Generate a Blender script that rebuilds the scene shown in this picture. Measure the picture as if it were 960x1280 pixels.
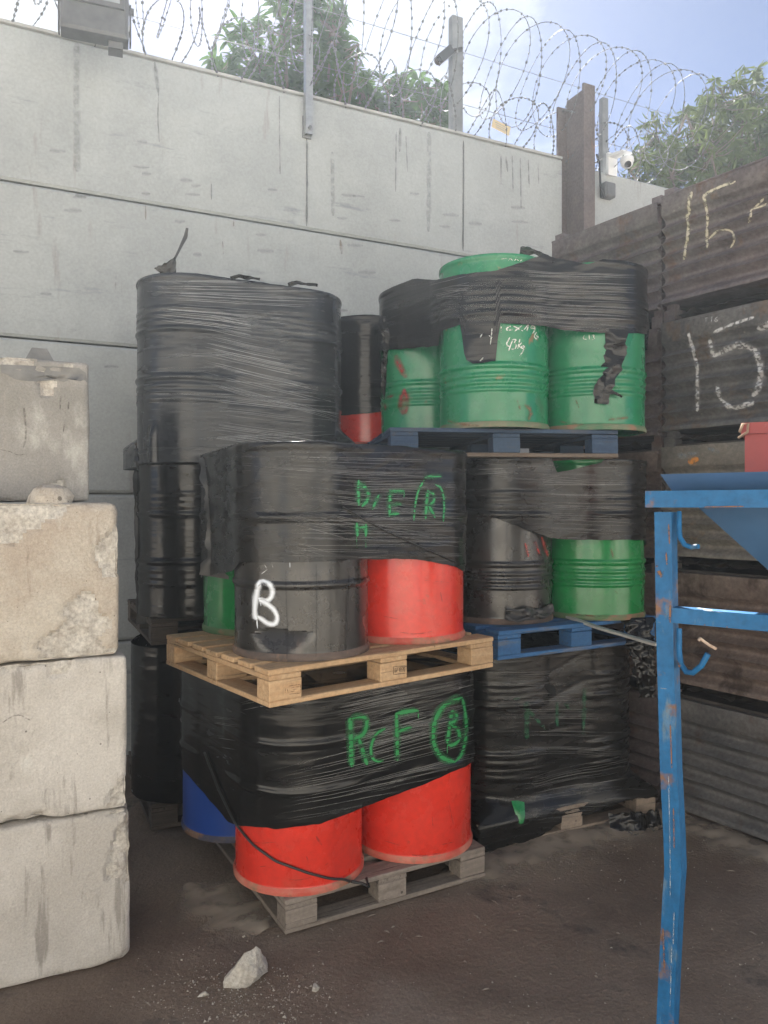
import bpy, bmesh, math, random
from mathutils import Vector, Matrix, noise
from mathutils.bvhtree import BVHTree
R = math.radians
random.seed(7)
for o in list(bpy.data.objects): bpy.data.objects.remove(o)
S = bpy.context.scene
COL = S.collection
F, H, HY = 950.0, 1.77, 632.0          # focal length in photo pixels, eye height, horizon row

# ------------------------------------------------------------------ camera
cd = bpy.data.cameras.new('camera'); cam = bpy.data.objects.new('camera', cd); COL.objects.link(cam)
cam.location = (0, 0, H); cam.rotation_euler = (R(90), 0, 0)
cd.sensor_fit = 'VERTICAL'; cd.sensor_height = 24; cd.lens = 24 * F / 1280
cd.shift_y = -(640 - HY) / 1280
cd.clip_start = .05; cd.clip_end = 3000
S.camera = cam
# ------------------------------------------------------------------ sky, sun, exposure
SUN_AZ, SUN_EL = R(-10), R(46)
w = bpy.data.worlds.new('World'); S.world = w; w.use_nodes = True
nt = w.node_tree; nt.nodes.clear(); N = nt.nodes.new; LK = nt.links.new
out = N('ShaderNodeOutputWorld'); bg = N('ShaderNodeBackground'); bg.inputs[1].default_value = .05
sky = N('ShaderNodeTexSky'); sky.sky_type = 'NISHITA'; sky.sun_disc = False
sky.sun_elevation = SUN_EL; sky.sun_rotation = SUN_AZ; sky.air_density = .29; sky.dust_density = .3; sky.ozone_density = .3
tc = N('ShaderNodeTexCoord'); mp = N('ShaderNodeMapping'); mp.inputs['Scale'].default_value = (1, 1, 1.9); mp.inputs['Location'].default_value = (7, 7, 7)
n1 = N('ShaderNodeTexNoise'); n1.inputs['Scale'].default_value = 2.3; n1.inputs['Detail'].default_value = 9; n1.inputs['Roughness'].default_value = .58; n1.inputs['Distortion'].default_value = .25
rp = N('ShaderNodeValToRGB'); rp.color_ramp.elements[0].position = .485; rp.color_ramp.elements[1].position = .585
mx = N('ShaderNodeMixRGB'); mx.inputs[2].default_value = (3.5, 3.6, 3.7, 1)
LK(tc.outputs['Generated'], mp.inputs[0]); LK(mp.outputs[0], n1.inputs['Vector']); LK(n1.outputs[0], rp.inputs[0])
LK(rp.outputs[0], mx.inputs[0]); LK(sky.outputs[0], mx.inputs[1]); LK(mx.outputs[0], bg.inputs[0]); LK(bg.outputs[0], out.inputs[0])
sd = bpy.data.lights.new('sun', 'SUN'); sd.energy = 5.0; sd.angle = R(.6); sd.color = (1, .95, .87)
sun = bpy.data.objects.new('sun', sd); COL.objects.link(sun)
sdir = Vector((math.sin(SUN_AZ) * math.cos(SUN_EL), math.cos(SUN_AZ) * math.cos(SUN_EL), math.sin(SUN_EL)))
sun.rotation_euler = sdir.to_track_quat('Z', 'Y').to_euler(); sun.location = sdir * 40
S.view_settings.view_transform = 'Standard'; S.view_settings.look = 'None'; S.view_settings.gamma = 1; S.view_settings.exposure = 2.3
S.view_settings.use_white_balance = True; S.view_settings.white_balance_temperature = 6300; S.view_settings.white_balance_tint = 10
S.cycles.use_denoising = True; S.cycles.use_adaptive_sampling = False
S.cycles.max_bounces = 8; S.cycles.transparent_max_bounces = 16

# ------------------------------------------------------------------ helpers
def at(px, py, Y): return Vector(((px - 480) / F * Y, Y, H - (py - HY) / F * Y))
def gnd(px, py, z=0): return at(px, py, F * (H - z) / (py - HY))
def pix(p): return (480 + p.x / p.y * F, HY + (H - p.z) / p.y * F)
def fbm(x, y, z=0.0): return noise.fractal(Vector((x, y, z)), 1.0, 2.0, 3, noise_basis='PERLIN_ORIGINAL')
def nz(x, y, z=0.0): return noise.noise(Vector((x, y, z)))
def sstep(a, b, x):
    t = max(0, min(1, (x - a) / (b - a))); return t * t * (3 - 2 * t)
def table(tab, x):
    if x <= tab[0][0]: return tab[0][1]
    for (a, b), (c, d) in zip(tab, tab[1:]):
        if x <= c: return b + (d - b) * (x - a) / max(1e-6, c - a)
    return tab[-1][1]

def mat(name, c1, c2=None, scale=5, rough=.6, metal=0, bump=0, bscale=40, stretch=(1, 1, 1), c3=None, t3=.6, s3=3, spec=.5,
        rand=0, coord='Object', st3=(1, 1, 1), c4=None, t4=.65, s4=12, st4=(1, 1, 1), rvar=0, bdist=.01, w3=.08, lo=.35, hi=.65, coat=0, grain=0, gscale=90, pits=0):
    m = bpy.data.materials.new(name); m.use_nodes = True; t = m.node_tree; n = t.nodes; L = t.links
    b = n['Principled BSDF']; tc = n.new('ShaderNodeTexCoord')
    oi0 = n.new('ShaderNodeObjectInfo'); mo = n.new('ShaderNodeMath'); mo.operation = 'MULTIPLY'; mo.inputs[1].default_value = 60; L.new(oi0.outputs['Random'], mo.inputs[0]); ad = n.new('ShaderNodeVectorMath'); L.new(tc.outputs[coord], ad.inputs[0]); L.new(mo.outputs[0], ad.inputs[1])
    def ns(sc, st, det=6):
        mp = n.new('ShaderNodeMapping'); mp.inputs['Scale'].default_value = st; L.new(ad.outputs[0], mp.inputs[0])
        q = n.new('ShaderNodeTexNoise'); q.inputs['Scale'].default_value = sc; q.inputs['Detail'].default_value = det; q.inputs['Roughness'].default_value = .62
        L.new(mp.outputs[0], q.inputs['Vector']); return q
    def ramp(q, a, z):
        r = n.new('ShaderNodeMapRange'); r.inputs[1].default_value = a; r.inputs[2].default_value = z; L.new(q.outputs[0], r.inputs[0]); return r
    def mix(fac, a, c):
        x = n.new('ShaderNodeMixRGB'); L.new(fac, x.inputs[0]); x.inputs[2].default_value = (*c, 1)
        if isinstance(a, tuple): x.inputs[1].default_value = (*a, 1)
        else: L.new(a, x.inputs[1])
        return x.outputs[0]
    cur = c1
    q1 = None
    if c2: q1 = ns(scale, stretch); cur = mix(ramp(q1, lo, hi).outputs[0], cur, c2)
    if c4: cur = mix(ramp(ns(s4, st4), t4, t4 + .08).outputs[0], cur, c4)
    if c3: cur = mix(ramp(ns(s3, st3, 8), t3, t3 + w3).outputs[0], cur, c3)
    if pits:
        mp = n.new('ShaderNodeMapping'); mp.inputs['Scale'].default_value = (1, 1, 1); L.new(ad.outputs[0], mp.inputs[0]); vo = n.new('ShaderNodeTexVoronoi'); vo.inputs['Scale'].default_value = pits; L.new(mp.outputs[0], vo.inputs['Vector'])
        sp = n.new('ShaderNodeSeparateColor'); L.new(vo.outputs['Color'], sp.inputs[0]); th = n.new('ShaderNodeMath'); th.operation = 'MULTIPLY'; L.new(sp.outputs[0], th.inputs[0]); L.new(sp.outputs[1], th.inputs[1])
        th2 = n.new('ShaderNodeMath'); th2.operation = 'MULTIPLY'; th2.inputs[1].default_value = .3; th3 = n.new('ShaderNodeMath'); th3.operation = 'POWER'; th3.inputs[1].default_value = 2.2; L.new(th.outputs[0], th3.inputs[0]); L.new(th3.outputs[0], th2.inputs[0])
        lt = n.new('ShaderNodeMath'); lt.operation = 'LESS_THAN'; L.new(vo.outputs['Distance'], lt.inputs[0]); L.new(th2.outputs[0], lt.inputs[1])
        cur = mix(lt.outputs[0], cur, tuple(c * .48 for c in c1))
    if grain:
        gr = ramp(ns(gscale, (1, 1, 1), 4), .3, .7); gr.inputs[3].default_value = 1 - grain; gr.inputs[4].default_value = 1 + grain; gr.clamp = True
        x = n.new('ShaderNodeMixRGB'); x.blend_type = 'MULTIPLY'; x.inputs[0].default_value = 1
        if isinstance(cur, tuple): x.inputs[1].default_value = (*cur, 1)
        else: L.new(cur, x.inputs[1])
        L.new(gr.outputs[0], x.inputs[2]); cur = x.outputs[0]
    if rand:
        oi = n.new('ShaderNodeObjectInfo'); mr = n.new('ShaderNodeMapRange'); mr.inputs[3].default_value = 1 - rand; mr.inputs[4].default_value = 1 + rand
        L.new(oi.outputs['Random'], mr.inputs[0]); x = n.new('ShaderNodeMixRGB'); x.blend_type = 'MULTIPLY'; x.inputs[0].default_value = 1
        if isinstance(cur, tuple): x.inputs[1].default_value = (*cur, 1)
        else: L.new(cur, x.inputs[1])
        L.new(mr.outputs[0], x.inputs[2]); cur = x.outputs[0]
    if isinstance(cur, tuple): b.inputs['Base Color'].default_value = (*cur, 1)
    else: L.new(cur, b.inputs['Base Color'])
    b.inputs['Roughness'].default_value = rough; b.inputs['Metallic'].default_value = metal; b.inputs['Specular IOR Level'].default_value = spec
    b.inputs['Coat Weight'].default_value = coat
    if rvar:
        r = ramp(ns(scale * 2.3, stretch), .3, .7); r.inputs[3].default_value = max(.05, rough - rvar); r.inputs[4].default_value = min(1, rough + rvar); L.new(r.outputs[0], b.inputs['Roughness'])
    if bump:
        bp = n.new('ShaderNodeBump'); bp.inputs['Strength'].default_value = bump; bp.inputs['Distance'].default_value = bdist
        L.new(ns(bscale, stretch, 8).outputs[0], bp.inputs['Height']); L.new(bp.outputs[0], b.inputs['Normal'])
    return m

def paint_mat(name, col, alpha=.9, soft=.5, nscale=30, lo=.3, hi=.6, rough=.6, zs=1):
    """sprayed or chalked paint on a ribbon: its edges fade out across the ribbon (UV u) and noise breaks it up"""
    m = bpy.data.materials.new(name); m.use_nodes = True; t = m.node_tree; n = t.nodes; L = t.links; b = n['Principled BSDF']
    b.inputs['Base Color'].default_value = (*col, 1); b.inputs['Roughness'].default_value = rough
    uv = n.new('ShaderNodeUVMap'); sx = n.new('ShaderNodeSeparateXYZ'); L.new(uv.outputs[0], sx.inputs[0])
    def M(op, a, bb):
        x = n.new('ShaderNodeMath'); x.operation = op
        for i, v in enumerate((a, bb)):
            if isinstance(v, (int, float)): x.inputs[i].default_value = v
            else: L.new(v, x.inputs[i])
        return x.outputs[0]
    e = M('SUBTRACT', 1.0, M('ABSOLUTE', M('SUBTRACT', M('MULTIPLY', sx.outputs[0], 2.0), 1.0), 0))
    r = n.new('ShaderNodeMapRange'); r.interpolation_type = 'SMOOTHSTEP'; r.inputs[2].default_value = soft; L.new(e, r.inputs[0])
    tc = n.new('ShaderNodeTexCoord'); q = n.new('ShaderNodeTexNoise'); q.inputs['Scale'].default_value = nscale; q.inputs['Detail'].default_value = 5; mpz = n.new('ShaderNodeMapping'); mpz.inputs['Scale'].default_value = (1, 1, zs); L.new(tc.outputs['Object'], mpz.inputs[0]); L.new(mpz.outputs[0], q.inputs['Vector'])
    r2 = n.new('ShaderNodeMapRange'); r2.inputs[1].default_value = lo; r2.inputs[2].default_value = hi; L.new(q.outputs[0], r2.inputs[0])
    L.new(M('MULTIPLY', M('MULTIPLY', r.outputs[0], r2.outputs[0]), alpha), b.inputs['Alpha'])
    return m

class MB:
    def __init__(s): s.v = []; s.f = []; s.uv = None
    def add(s, vs, fs):
        k = len(s.v); s.v += [Vector(x) for x in vs]; s.f += [tuple(i + k for i in f) for f in fs]; return s
    def box(s, lo, hi, M=None):
        x0, y0, z0 = lo; x1, y1, z1 = hi
        vs = [Vector((x, y, z)) for z in (z0, z1) for y in (y0, y1) for x in (x0, x1)]
        if M: vs = [M @ x for x in vs]
        return s.add(vs, [(0, 2, 3, 1), (4, 5, 7, 6), (0, 1, 5, 4), (2, 6, 7, 3), (0, 4, 6, 2), (1, 3, 7, 5)])
    def tube(s, pts, r, n=6, cap=True):
        pts = [Vector(p) for p in pts]; k = len(s.v); up = None
        for i, p in enumerate(pts):
            t = (pts[min(i + 1, len(pts) - 1)] - pts[max(i - 1, 0)]).normalized()
            if up is None: up = Vector((0, 0, 1)) if abs(t.z) < .9 else Vector((1, 0, 0))
            a = t.cross(up)
            a = a.normalized() if a.length > 1e-6 else t.orthogonal().normalized()
            b = a.cross(t); up = b
            rr = r[i] if isinstance(r, (list, tuple)) else r
            for j in range(n):
                q = 2 * math.pi * j / n; s.v.append(p + (a * math.cos(q) + b * math.sin(q)) * rr)
        for i in range(len(pts) - 1):
            for j in range(n): s.f.append((k + i * n + j, k + i * n + (j + 1) % n, k + (i + 1) * n + (j + 1) % n, k + (i + 1) * n + j))
        if cap:
            s.f.append(tuple(k + j for j in reversed(range(n)))); s.f.append(tuple(k + (len(pts) - 1) * n + j for j in range(n)))
        return s
    def lathe(s, prof, n=48, c=(0, 0, 0)):
        k = len(s.v); c = Vector(c)
        for r, z in prof:
            for j in range(n):
                q = 2 * math.pi * j / n; s.v.append(c + Vector((r * math.cos(q), r * math.sin(q), z)))
        for i in range(len(prof) - 1):
            for j in range(n): s.f.append((k + i * n + j, k + i * n + (j + 1) % n, k + (i + 1) * n + (j + 1) % n, k + (i + 1) * n + j))
        return s
    def grid(s, rows, closed=False):
        k = len(s.v); n = len(rows[0])
        for r in rows: s.v += [Vector(x) for x in r]
        for i in range(len(rows) - 1):
            for j in range(n if closed else n - 1): s.f.append((k + i * n + j, k + i * n + (j + 1) % n, k + (i + 1) * n + (j + 1) % n, k + (i + 1) * n + j))
        return s
    def mesh(s, name, m, smooth=None):
        me = bpy.data.meshes.new(name); me.from_pydata([tuple(x) for x in s.v], [], s.f); me.materials.append(m)
        if s.uv:
            u = me.uv_layers.new(name='UVMap').data
            for l in me.loops: u[l.index].uv = s.uv[l.vertex_index]
        if smooth is not None:
            for p in me.polygons: p.use_smooth = True
            if smooth < 180: me.set_sharp_from_angle(angle=R(smooth))
        me.update(); return me

def link(name, me, parent=None, loc=None, rz=0, world=False):
    o = bpy.data.objects.new(name, me); COL.objects.link(o)
    if parent: o.parent = parent
    if loc is not None: o.location = loc
    if rz: o.rotation_euler.z = rz
    if world and parent:
        bpy.context.view_layer.update(); o.matrix_parent_inverse = parent.matrix_world.inverted()
    return o
def tag(o, label=None, cat=None, group=None, kind=None):
    for k, v in (('label', label), ('category', cat), ('group', group), ('kind', kind)):
        if v: o[k] = v
    return o
def thing(name, label, cat, loc=(0, 0, 0), rz=0, group=None):
    o = bpy.data.objects.new(name, None); COL.objects.link(o); o.location = loc; o.rotation_euler.z = rz; o.empty_display_size = .1
    return tag(o, label, cat, group)
_bx = {}
def bevbox(sx, sy, sz, m, bev=.003, key=None):
    k = (round(sx, 4), round(sy, 4), round(sz, 4), m.name, bev, key)
    if k not in _bx:
        bm = bmesh.new(); bmesh.ops.create_cube(bm, size=1); bmesh.ops.scale(bm, vec=(sx, sy, sz), verts=bm.verts)
        if bev: bmesh.ops.bevel(bm, geom=list(bm.edges), offset=bev, segments=1, affect='EDGES')
        me = bpy.data.meshes.new('piece'); bm.to_mesh(me); bm.free(); me.materials.append(m); _bx[k] = me
    return _bx[k]
def sweep_bar(mb, path, a, b, wa, wb):
    """rectangular bar along a path; a, b unit vectors across, wa, wb widths"""
    rows = []
    for p in path:
        p = Vector(p); rows.append([p - a * wa / 2 - b * wb / 2, p + a * wa / 2 - b * wb / 2, p + a * wa / 2 + b * wb / 2, p - a * wa / 2 + b * wb / 2])
    k = len(mb.v); mb.grid(rows, True); n = len(rows)
    mb.f.append((k + 3, k + 2, k + 1, k)); mb.f.append((k + 4 * (n - 1), k + 4 * (n - 1) + 1, k + 4 * (n - 1) + 2, k + 4 * (n - 1) + 3)); return mb

# ------------------------------------------------------------------ materials
M_wall = mat('painted_concrete', (.375, .393, .39), (.33, .347, .347), 2.2, .85, bump=.25, bscale=25, c3=(.245, .265, .275), t3=.6, s3=1.7, st3=(1.0, 1, 6), c4=(.30, .30, .29), t4=.62, s4=5, st4=(1.5, 1, .22), bdist=.006, lo=.4, hi=.6, w3=.12, grain=.09, gscale=60)
M_walledge = mat('bare_concrete_edge', (.34, .34, .33), (.44, .44, .42), 8, .9, bump=.4, bscale=60)
M_conc = mat('cast_concrete', (.39, .335, .275), (.47, .43, .37), 3.2, .92, bump=.7, bscale=45, c3=(.58, .56, .51), t3=.58, s3=3.2, st3=(1.3, 1, .5), c4=(.3, .25, .2), t4=.6, s4=7, st4=(2.2, 1.5, .3), bdist=.02, lo=.4, hi=.6, w3=.1, grain=.14, gscale=130, pits=30)
M_concg = mat('grey_cast_concrete', (.41, .385, .35), (.5, .475, .44), 2.6, .92, bump=.6, bscale=45, c3=(.54, .53, .49), t3=.575, s3=3.6, st3=(1, 1, .5), c4=(.28, .26, .235), t4=.6, s4=7, st4=(2.2, 1.6, .3), rand=.05, bdist=.016, lo=.4, hi=.6, w3=.1, grain=.13, gscale=130, pits=27)
M_concd = mat('dark_grey_cast_concrete', (.23, .22, .2), (.3, .285, .265), 2.6, .92, bump=.6, bscale=45, c3=(.42, .41, .38), t3=.575, s3=3.6, st3=(1, 1, .5), c4=(.28, .26, .235), t4=.6, s4=7, st4=(2.2, 1.6, .3), rand=.05, bdist=.016, lo=.4, hi=.6, w3=.1, grain=.13, gscale=130, pits=27)
M_break = mat('broken_concrete_face', (.36, .33, .29), (.5, .475, .43), 14, .95, bump=.8, bscale=60, grain=.3, gscale=70)
M_dark = mat('tar_on_concrete', (.13, .13, .128), (.2, .195, .185), 9, .8, bump=.3, bscale=40)
M_ground = mat('oily_dirt_ground', (.14, .102, .076), (.215, .166, .127), 1.1, .85, bump=.6, bscale=45, c3=(.27, .23, .19), t3=.58, s3=1.3, c4=(.085, .068, .055), t4=.6, s4=2.2, rvar=.2, bdist=.02, w3=.2, lo=.4, hi=.6, grain=.2, gscale=120)
M_dust = None
M_red = mat('red_drum_paint', (.62, .035, .018), (.55, .03, .017), 3, .28, c3=(.33, .045, .025), t3=.64, s3=10, c4=(.5, .05, .03), t4=.6, s4=3, bump=.03, bscale=14, rvar=.1, coat=.2, grain=.1, gscale=35)
M_green = mat('green_drum_paint', (.010, .15, .062), (.013, .175, .075), 2.5, .27, c3=(.2, .12, .05), t3=.66, s3=9, c4=(.03, .12, .055), t4=.61, s4=5, bump=.05, bscale=10, rvar=.12, coat=.1, grain=.1, gscale=35)
M_green2 = mat('bright_green_drum_paint', (.009, .18, .045), (.008, .15, .038), 2.5, .25, c3=(.16, .13, .05), t3=.74, s3=12, bump=.04, bscale=10, rvar=.1, coat=.2, grain=.1, gscale=35)
M_blue = mat('blue_drum_paint', (.016, .075, .38), (.014, .06, .3), 2.5, .4, c3=(.05, .05, .06), t3=.66, s3=7, bump=.04, bscale=10, coat=.2)
M_black = mat('black_drum_paint', (.012, .0115, .011), (.026, .024, .022), 5, .3, c3=(.06, .043, .034), t3=.62, s3=6, st3=(1, 1, .3), c4=(.05, .048, .045), t4=.61, s4=7, st4=(1, 1, .5), bump=.06, bscale=10, rvar=.14, coat=.2, grain=.1, gscale=35)
M_lid = mat('drum_lid_paint', (.012, .17, .065), (.02, .2, .08), 4, .45, c3=(.2, .13, .07), t3=.62, s3=7)
M_steel = mat('galvanised_steel', (.42, .43, .43), (.32, .33, .335), 14, .45, .75, bump=.05, c3=(.3, .24, .18), t3=.7, s3=6, rvar=.1)
M_post = mat('weathered_grey_steel', (.2, .21, .215), (.27, .28, .28), 8, .6, .4, c3=(.2, .13, .09), t3=.68, s3=7, bump=.1)
M_rust = mat('rusty_beam_paint', (.105, .085, .08), (.14, .11, .1), 6, .75, .2, c3=(.19, .1, .06), t3=.62, s3=5, st3=(1, 1, .3), bump=.15, bscale=40, grain=.25, gscale=40)
def stil(name, a, b, c):
    return mat(name, a, b, 3.5, .58, .45, c3=c, t3=.56, s3=4, st3=(1.2, 1, .8), c4=(.27, .24, .22), t4=.65, s4=16, st4=(1, 1, 3), bump=.35, bscale=55, rvar=.15, lo=.4, hi=.6, grain=.25, gscale=45)
M_st = [stil('rusty_brown_steel', (.125, .104, .104), (.18, .15, .146), (.15, .1, .08)), stil('dark_grey_steel', (.1, .099, .1), (.15, .145, .142), (.15, .115, .09)),
        stil('grey_painted_steel', (.17, .16, .145), (.24, .22, .19), (.26, .2, .14)), stil('brown_oxide_steel', (.165, .125, .106), (.22, .172, .148), (.1, .075, .062)),
        stil('sooty_blue_grey_steel', (.125, .125, .127), (.175, .17, .168), (.11, .09, .078))]
M_film = None
def film(name, base, dust, rough, streak):
    m = bpy.data.materials.new(name); m.use_nodes = True; t = m.node_tree; n = t.nodes; L = t.links; b = n['Principled BSDF']
    uv = n.new('ShaderNodeUVMap')
    def ns(sc, st, rot=0, det=5):
        mp = n.new('ShaderNodeMapping'); mp.inputs['Scale'].default_value = st; mp.inputs['Rotation'].default_value = (0, 0, rot); L.new(uv.outputs[0], mp.inputs[0])
        q = n.new('ShaderNodeTexNoise'); q.inputs['Scale'].default_value = sc; q.inputs['Detail'].default_value = det; q.inputs['Roughness'].default_value = .55; L.new(mp.outputs[0], q.inputs['Vector']); return q
    def mr(q, a, z, c=0, d=1):
        r = n.new('ShaderNodeMapRange'); r.inputs[1].default_value = a; r.inputs[2].default_value = z; r.inputs[3].default_value = c; r.inputs[4].default_value = d; L.new(q.outputs[0], r.inputs[0]); return r
    def ma(op, a, c):
        x = n.new('ShaderNodeMath'); x.operation = op
        for i, v in enumerate((a, c)):
            if isinstance(v, (int, float)): x.inputs[i].default_value = v
            else: L.new(v, x.inputs[i])
        return x.outputs[0]
    big = ns(1, (2.2, 11, 1), R(-5), 2); fine = ns(1, (3, 60, 1), R(2), 3); pat = ns(2.4, (1, 2, 1), 0, 2)
    h = ma('ADD', ma('MULTIPLY', big.outputs[0], 2.2), ma('MULTIPLY', ma('MULTIPLY', fine.outputs[0], mr(pat, .42, .6).outputs[0]), .55))
    bp = n.new('ShaderNodeBump'); bp.inputs['Strength'].default_value = streak; bp.inputs['Distance'].default_value = .006; L.new(h, bp.inputs['Height']); L.new(bp.outputs[0], b.inputs['Normal'])
    g = ns(2.6, (1, 1.5, 1)); mx = n.new('ShaderNodeMixRGB'); mx.inputs[1].default_value = (*base, 1); mx.inputs[2].default_value = (*dust, 1); L.new(mr(g, .4, .72).outputs[0], mx.inputs[0]); L.new(mx.outputs[0], b.inputs['Base Color'])
    L.new(mr(ns(5, (1, 4, 1)), .3, .7, rough - .08, rough + .1).outputs[0], b.inputs['Roughness']); b.inputs['Specular IOR Level'].default_value = .34
    return m
M_film = film('black_stretch_film', (.005, .005, .005), (.011, .0105, .010), .2, .6)
M_filmd = film('dusty_black_stretch_film', (.006, .0056, .0052), (.016, .015, .014), .24, .6)
M_filmg = film('greyed_stretch_film', (.04, .04, .04), (.075, .074, .072), .36, .5)
M_filmb = film('veil_greyed_stretch_film', (.020, .022, .025), (.036, .038, .042), .22, .6)  # base lightened so the colour itself carries the glare veil on this load
def wood(name, a, b, c, rnd=.16): return mat(name, a, b, 3, .8, stretch=(1.2, 14, 14), bump=.4, bscale=6, c3=c, t3=.56, s3=2.5, st3=(1, 5, 5), c4=tuple(q * .6 for q in c), t4=.6, s4=4, st4=(.8, 22, 22), rand=rnd, bdist=.004, grain=.16, gscale=60, w3=.2, pits=13)
M_pine = wood('pine_wood', (.40, .25, .13), (.46, .32, .185), (.27, .18, .1))
M_greyw = wood('dusty_grey_wood', (.17, .142, .118), (.235, .2, .17), (.09, .075, .062))
M_bluew = wood('blue_painted_wood', (.022, .085, .21), (.03, .11, .25), (.14, .13, .12), .12)
M_blued = wood('dirty_shaded_blue_wood', (.02, .042, .085), (.034, .064, .11), (.09, .075, .06), .15)  # grime and brown spots, with the shade under the drums darkened in
M_oldw = wood('old_dark_wood', (.19, .15, .115), (.25, .2, .16), (.1, .08, .06))
M_brownw = wood('brown_stained_wood', (.1, .075, .055), (.14, .11, .085), (.05, .04, .03))
M_darkw = wood('deep_brown_wood', (.05, .038, .03), (.075, .06, .048), (.03, .025, .02))  # very dark brown wood for the rear pallets
M_bsteel = mat('chipped_blue_paint', (.008, .092, .225), (.012, .11, .265), 6, .5, spec=.3, c3=(.17, .09, .05), t3=.6, s3=7, c4=(.1, .17, .24), t4=.6, s4=16, st4=(1, 1, .3), bump=.1, bscale=40, rvar=.12, grain=.18, gscale=40)
M_rubber = mat('black_plastic', (.02, .02, .02), (.03, .03, .03), 10, .45)
M_camw = mat('white_plastic', (.75, .76, .76), (.68, .69, .7), 8, .4)
M_lens = mat('black_lens', (.01, .01, .012), (.02, .02, .024), 20, .12)
M_grey = mat('grey_enclosure', (.1, .105, .11), (.14, .145, .15), 8, .6)
M_flood = mat('floodlight_housing', (.085, .088, .09), (.12, .122, .125), 8, .55, c3=(.17, .165, .16), t3=.62, s3=5)
M_glass = mat('floodlight_glass', (.34, .36, .36), (.26, .28, .29), 5, .25)
M_sign = mat('faded_yellow_sign', (.62, .5, .28), (.55, .46, .3), 12, .6)
M_redm = mat('red_steel_bin', (.32, .045, .04), (.26, .04, .035), 6, .55, c3=(.5, .3, .27), t3=.68, s3=14, bump=.1)
M_rope = mat('frayed_rope', (.26, .16, .1), (.36, .25, .17), 30, .9)
M_lath = mat('pale_plastic_strap', (.42, .43, .40), (.3, .3, .28), 12, .55)
M_wire = mat('razor_wire_steel', (.11, .115, .12), (.16, .165, .17), 10, .6, .15, spec=.2)
M_grit = mat('grit', (.26, .23, .195), (.42, .39, .34), 6, .95)
M_stone = mat('broken_concrete', (.34, .315, .275), (.46, .43, .38), 9, .95, bump=.6, bscale=50, grain=.25, gscale=80)
def leafmat(name, a, b, c):
    m = mat(name, a, b, 1.6, .7, spec=.12, c3=c, t3=.58, s3=6)
    n = m.node_tree.nodes; L = m.node_tree.links; p = n['Principled BSDF']; tr = n.new('ShaderNodeBsdfTranslucent'); ms = n.new('ShaderNodeMixShader'); ms.inputs[0].default_value = .3
    src = p.inputs['Base Color'].links[0].from_socket; L.new(src, tr.inputs[0]); L.new(p.outputs[0], ms.inputs[1]); L.new(tr.outputs[0], ms.inputs[2])
    L.new(ms.outputs[0], n['Material Output'].inputs[0]); return m
M_leaf = leafmat('evergreen_leaf', (.04, .085, .02), (.065, .12, .03), (.024, .055, .014))
M_leaf2 = leafmat('olive_drooping_leaf', (.06, .085, .024), (.09, .115, .034), (.06, .048, .025))
M_bark = mat('bark', (.1, .075, .055), (.14, .11, .08), 9, .9, bump=.6, bscale=20, stretch=(1, 1, .3))
M_dust = paint_mat('sandy_dust', (.34, .285, .225), .9, 1.0, 9, .2, .52, .95)
P_glint = paint_mat('crease_glint', (.15, .15, .148), .8, .8, 2.2, .36, .58, .35)  # pleat lines: stretch-whitened film plus sky glints put into the colour
P_glintb = paint_mat('crease_glint_pale', (.3, .31, .32), .8, .8, 2.2, .36, .56, .35)
P_glintd = paint_mat('crease_glint_dim', (.12, .119, .116), .8, .8, 2.2, .36, .58, .35)
P_green = paint_mat('green_spray_paint', (.022, .21, .06), .9, .9, 9, .28, .5, zs=9)
P_green2 = paint_mat('light_green_spray_paint', (.04, .27, .1), .8, .9, 12, .3, .5, zs=9)
P_greenf = paint_mat('faint_green_spray_paint', (.014, .12, .05), .7, .9, 10, .38, .56, zs=7)
P_white = paint_mat('white_spray_paint', (.72, .76, .82), .97, 1.0, 30, .05, .3)
P_chalk = paint_mat('white_chalk', (.7, .72, .68), .85, .5, 90, .32, .55)
P_chalky = paint_mat('cream_chalk', (.58, .52, .4), .9, .8, 45, .3, .56, .9)
P_chalkw = paint_mat('white_brushed_paint', (.62, .62, .62), .85, .85, 45, .34, .58, .9)
P_red = paint_mat('red_spray_paint', (.26, .035, .03), .8, .95, 18, .25, .6)
P_drip = paint_mat('black_drip', (.012, .012, .012), .6, .6, 12, .2, .5)
P_stain = paint_mat('grey_water_stain', (.2, .21, .21), .55, .9, 14, .25, .6, .9)
P_stainb = paint_mat('brown_rust_stain', (.33, .25, .18), .6, .95, 14, .3, .65, .9)
P_ink = paint_mat('stamped_ink', (.05, .03, .02), .85, .4, 200, .2, .5)
P_inkb = paint_mat('burnt_stamp', (.16, .07, .03), .8, .5, 200, .25, .55)

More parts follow.
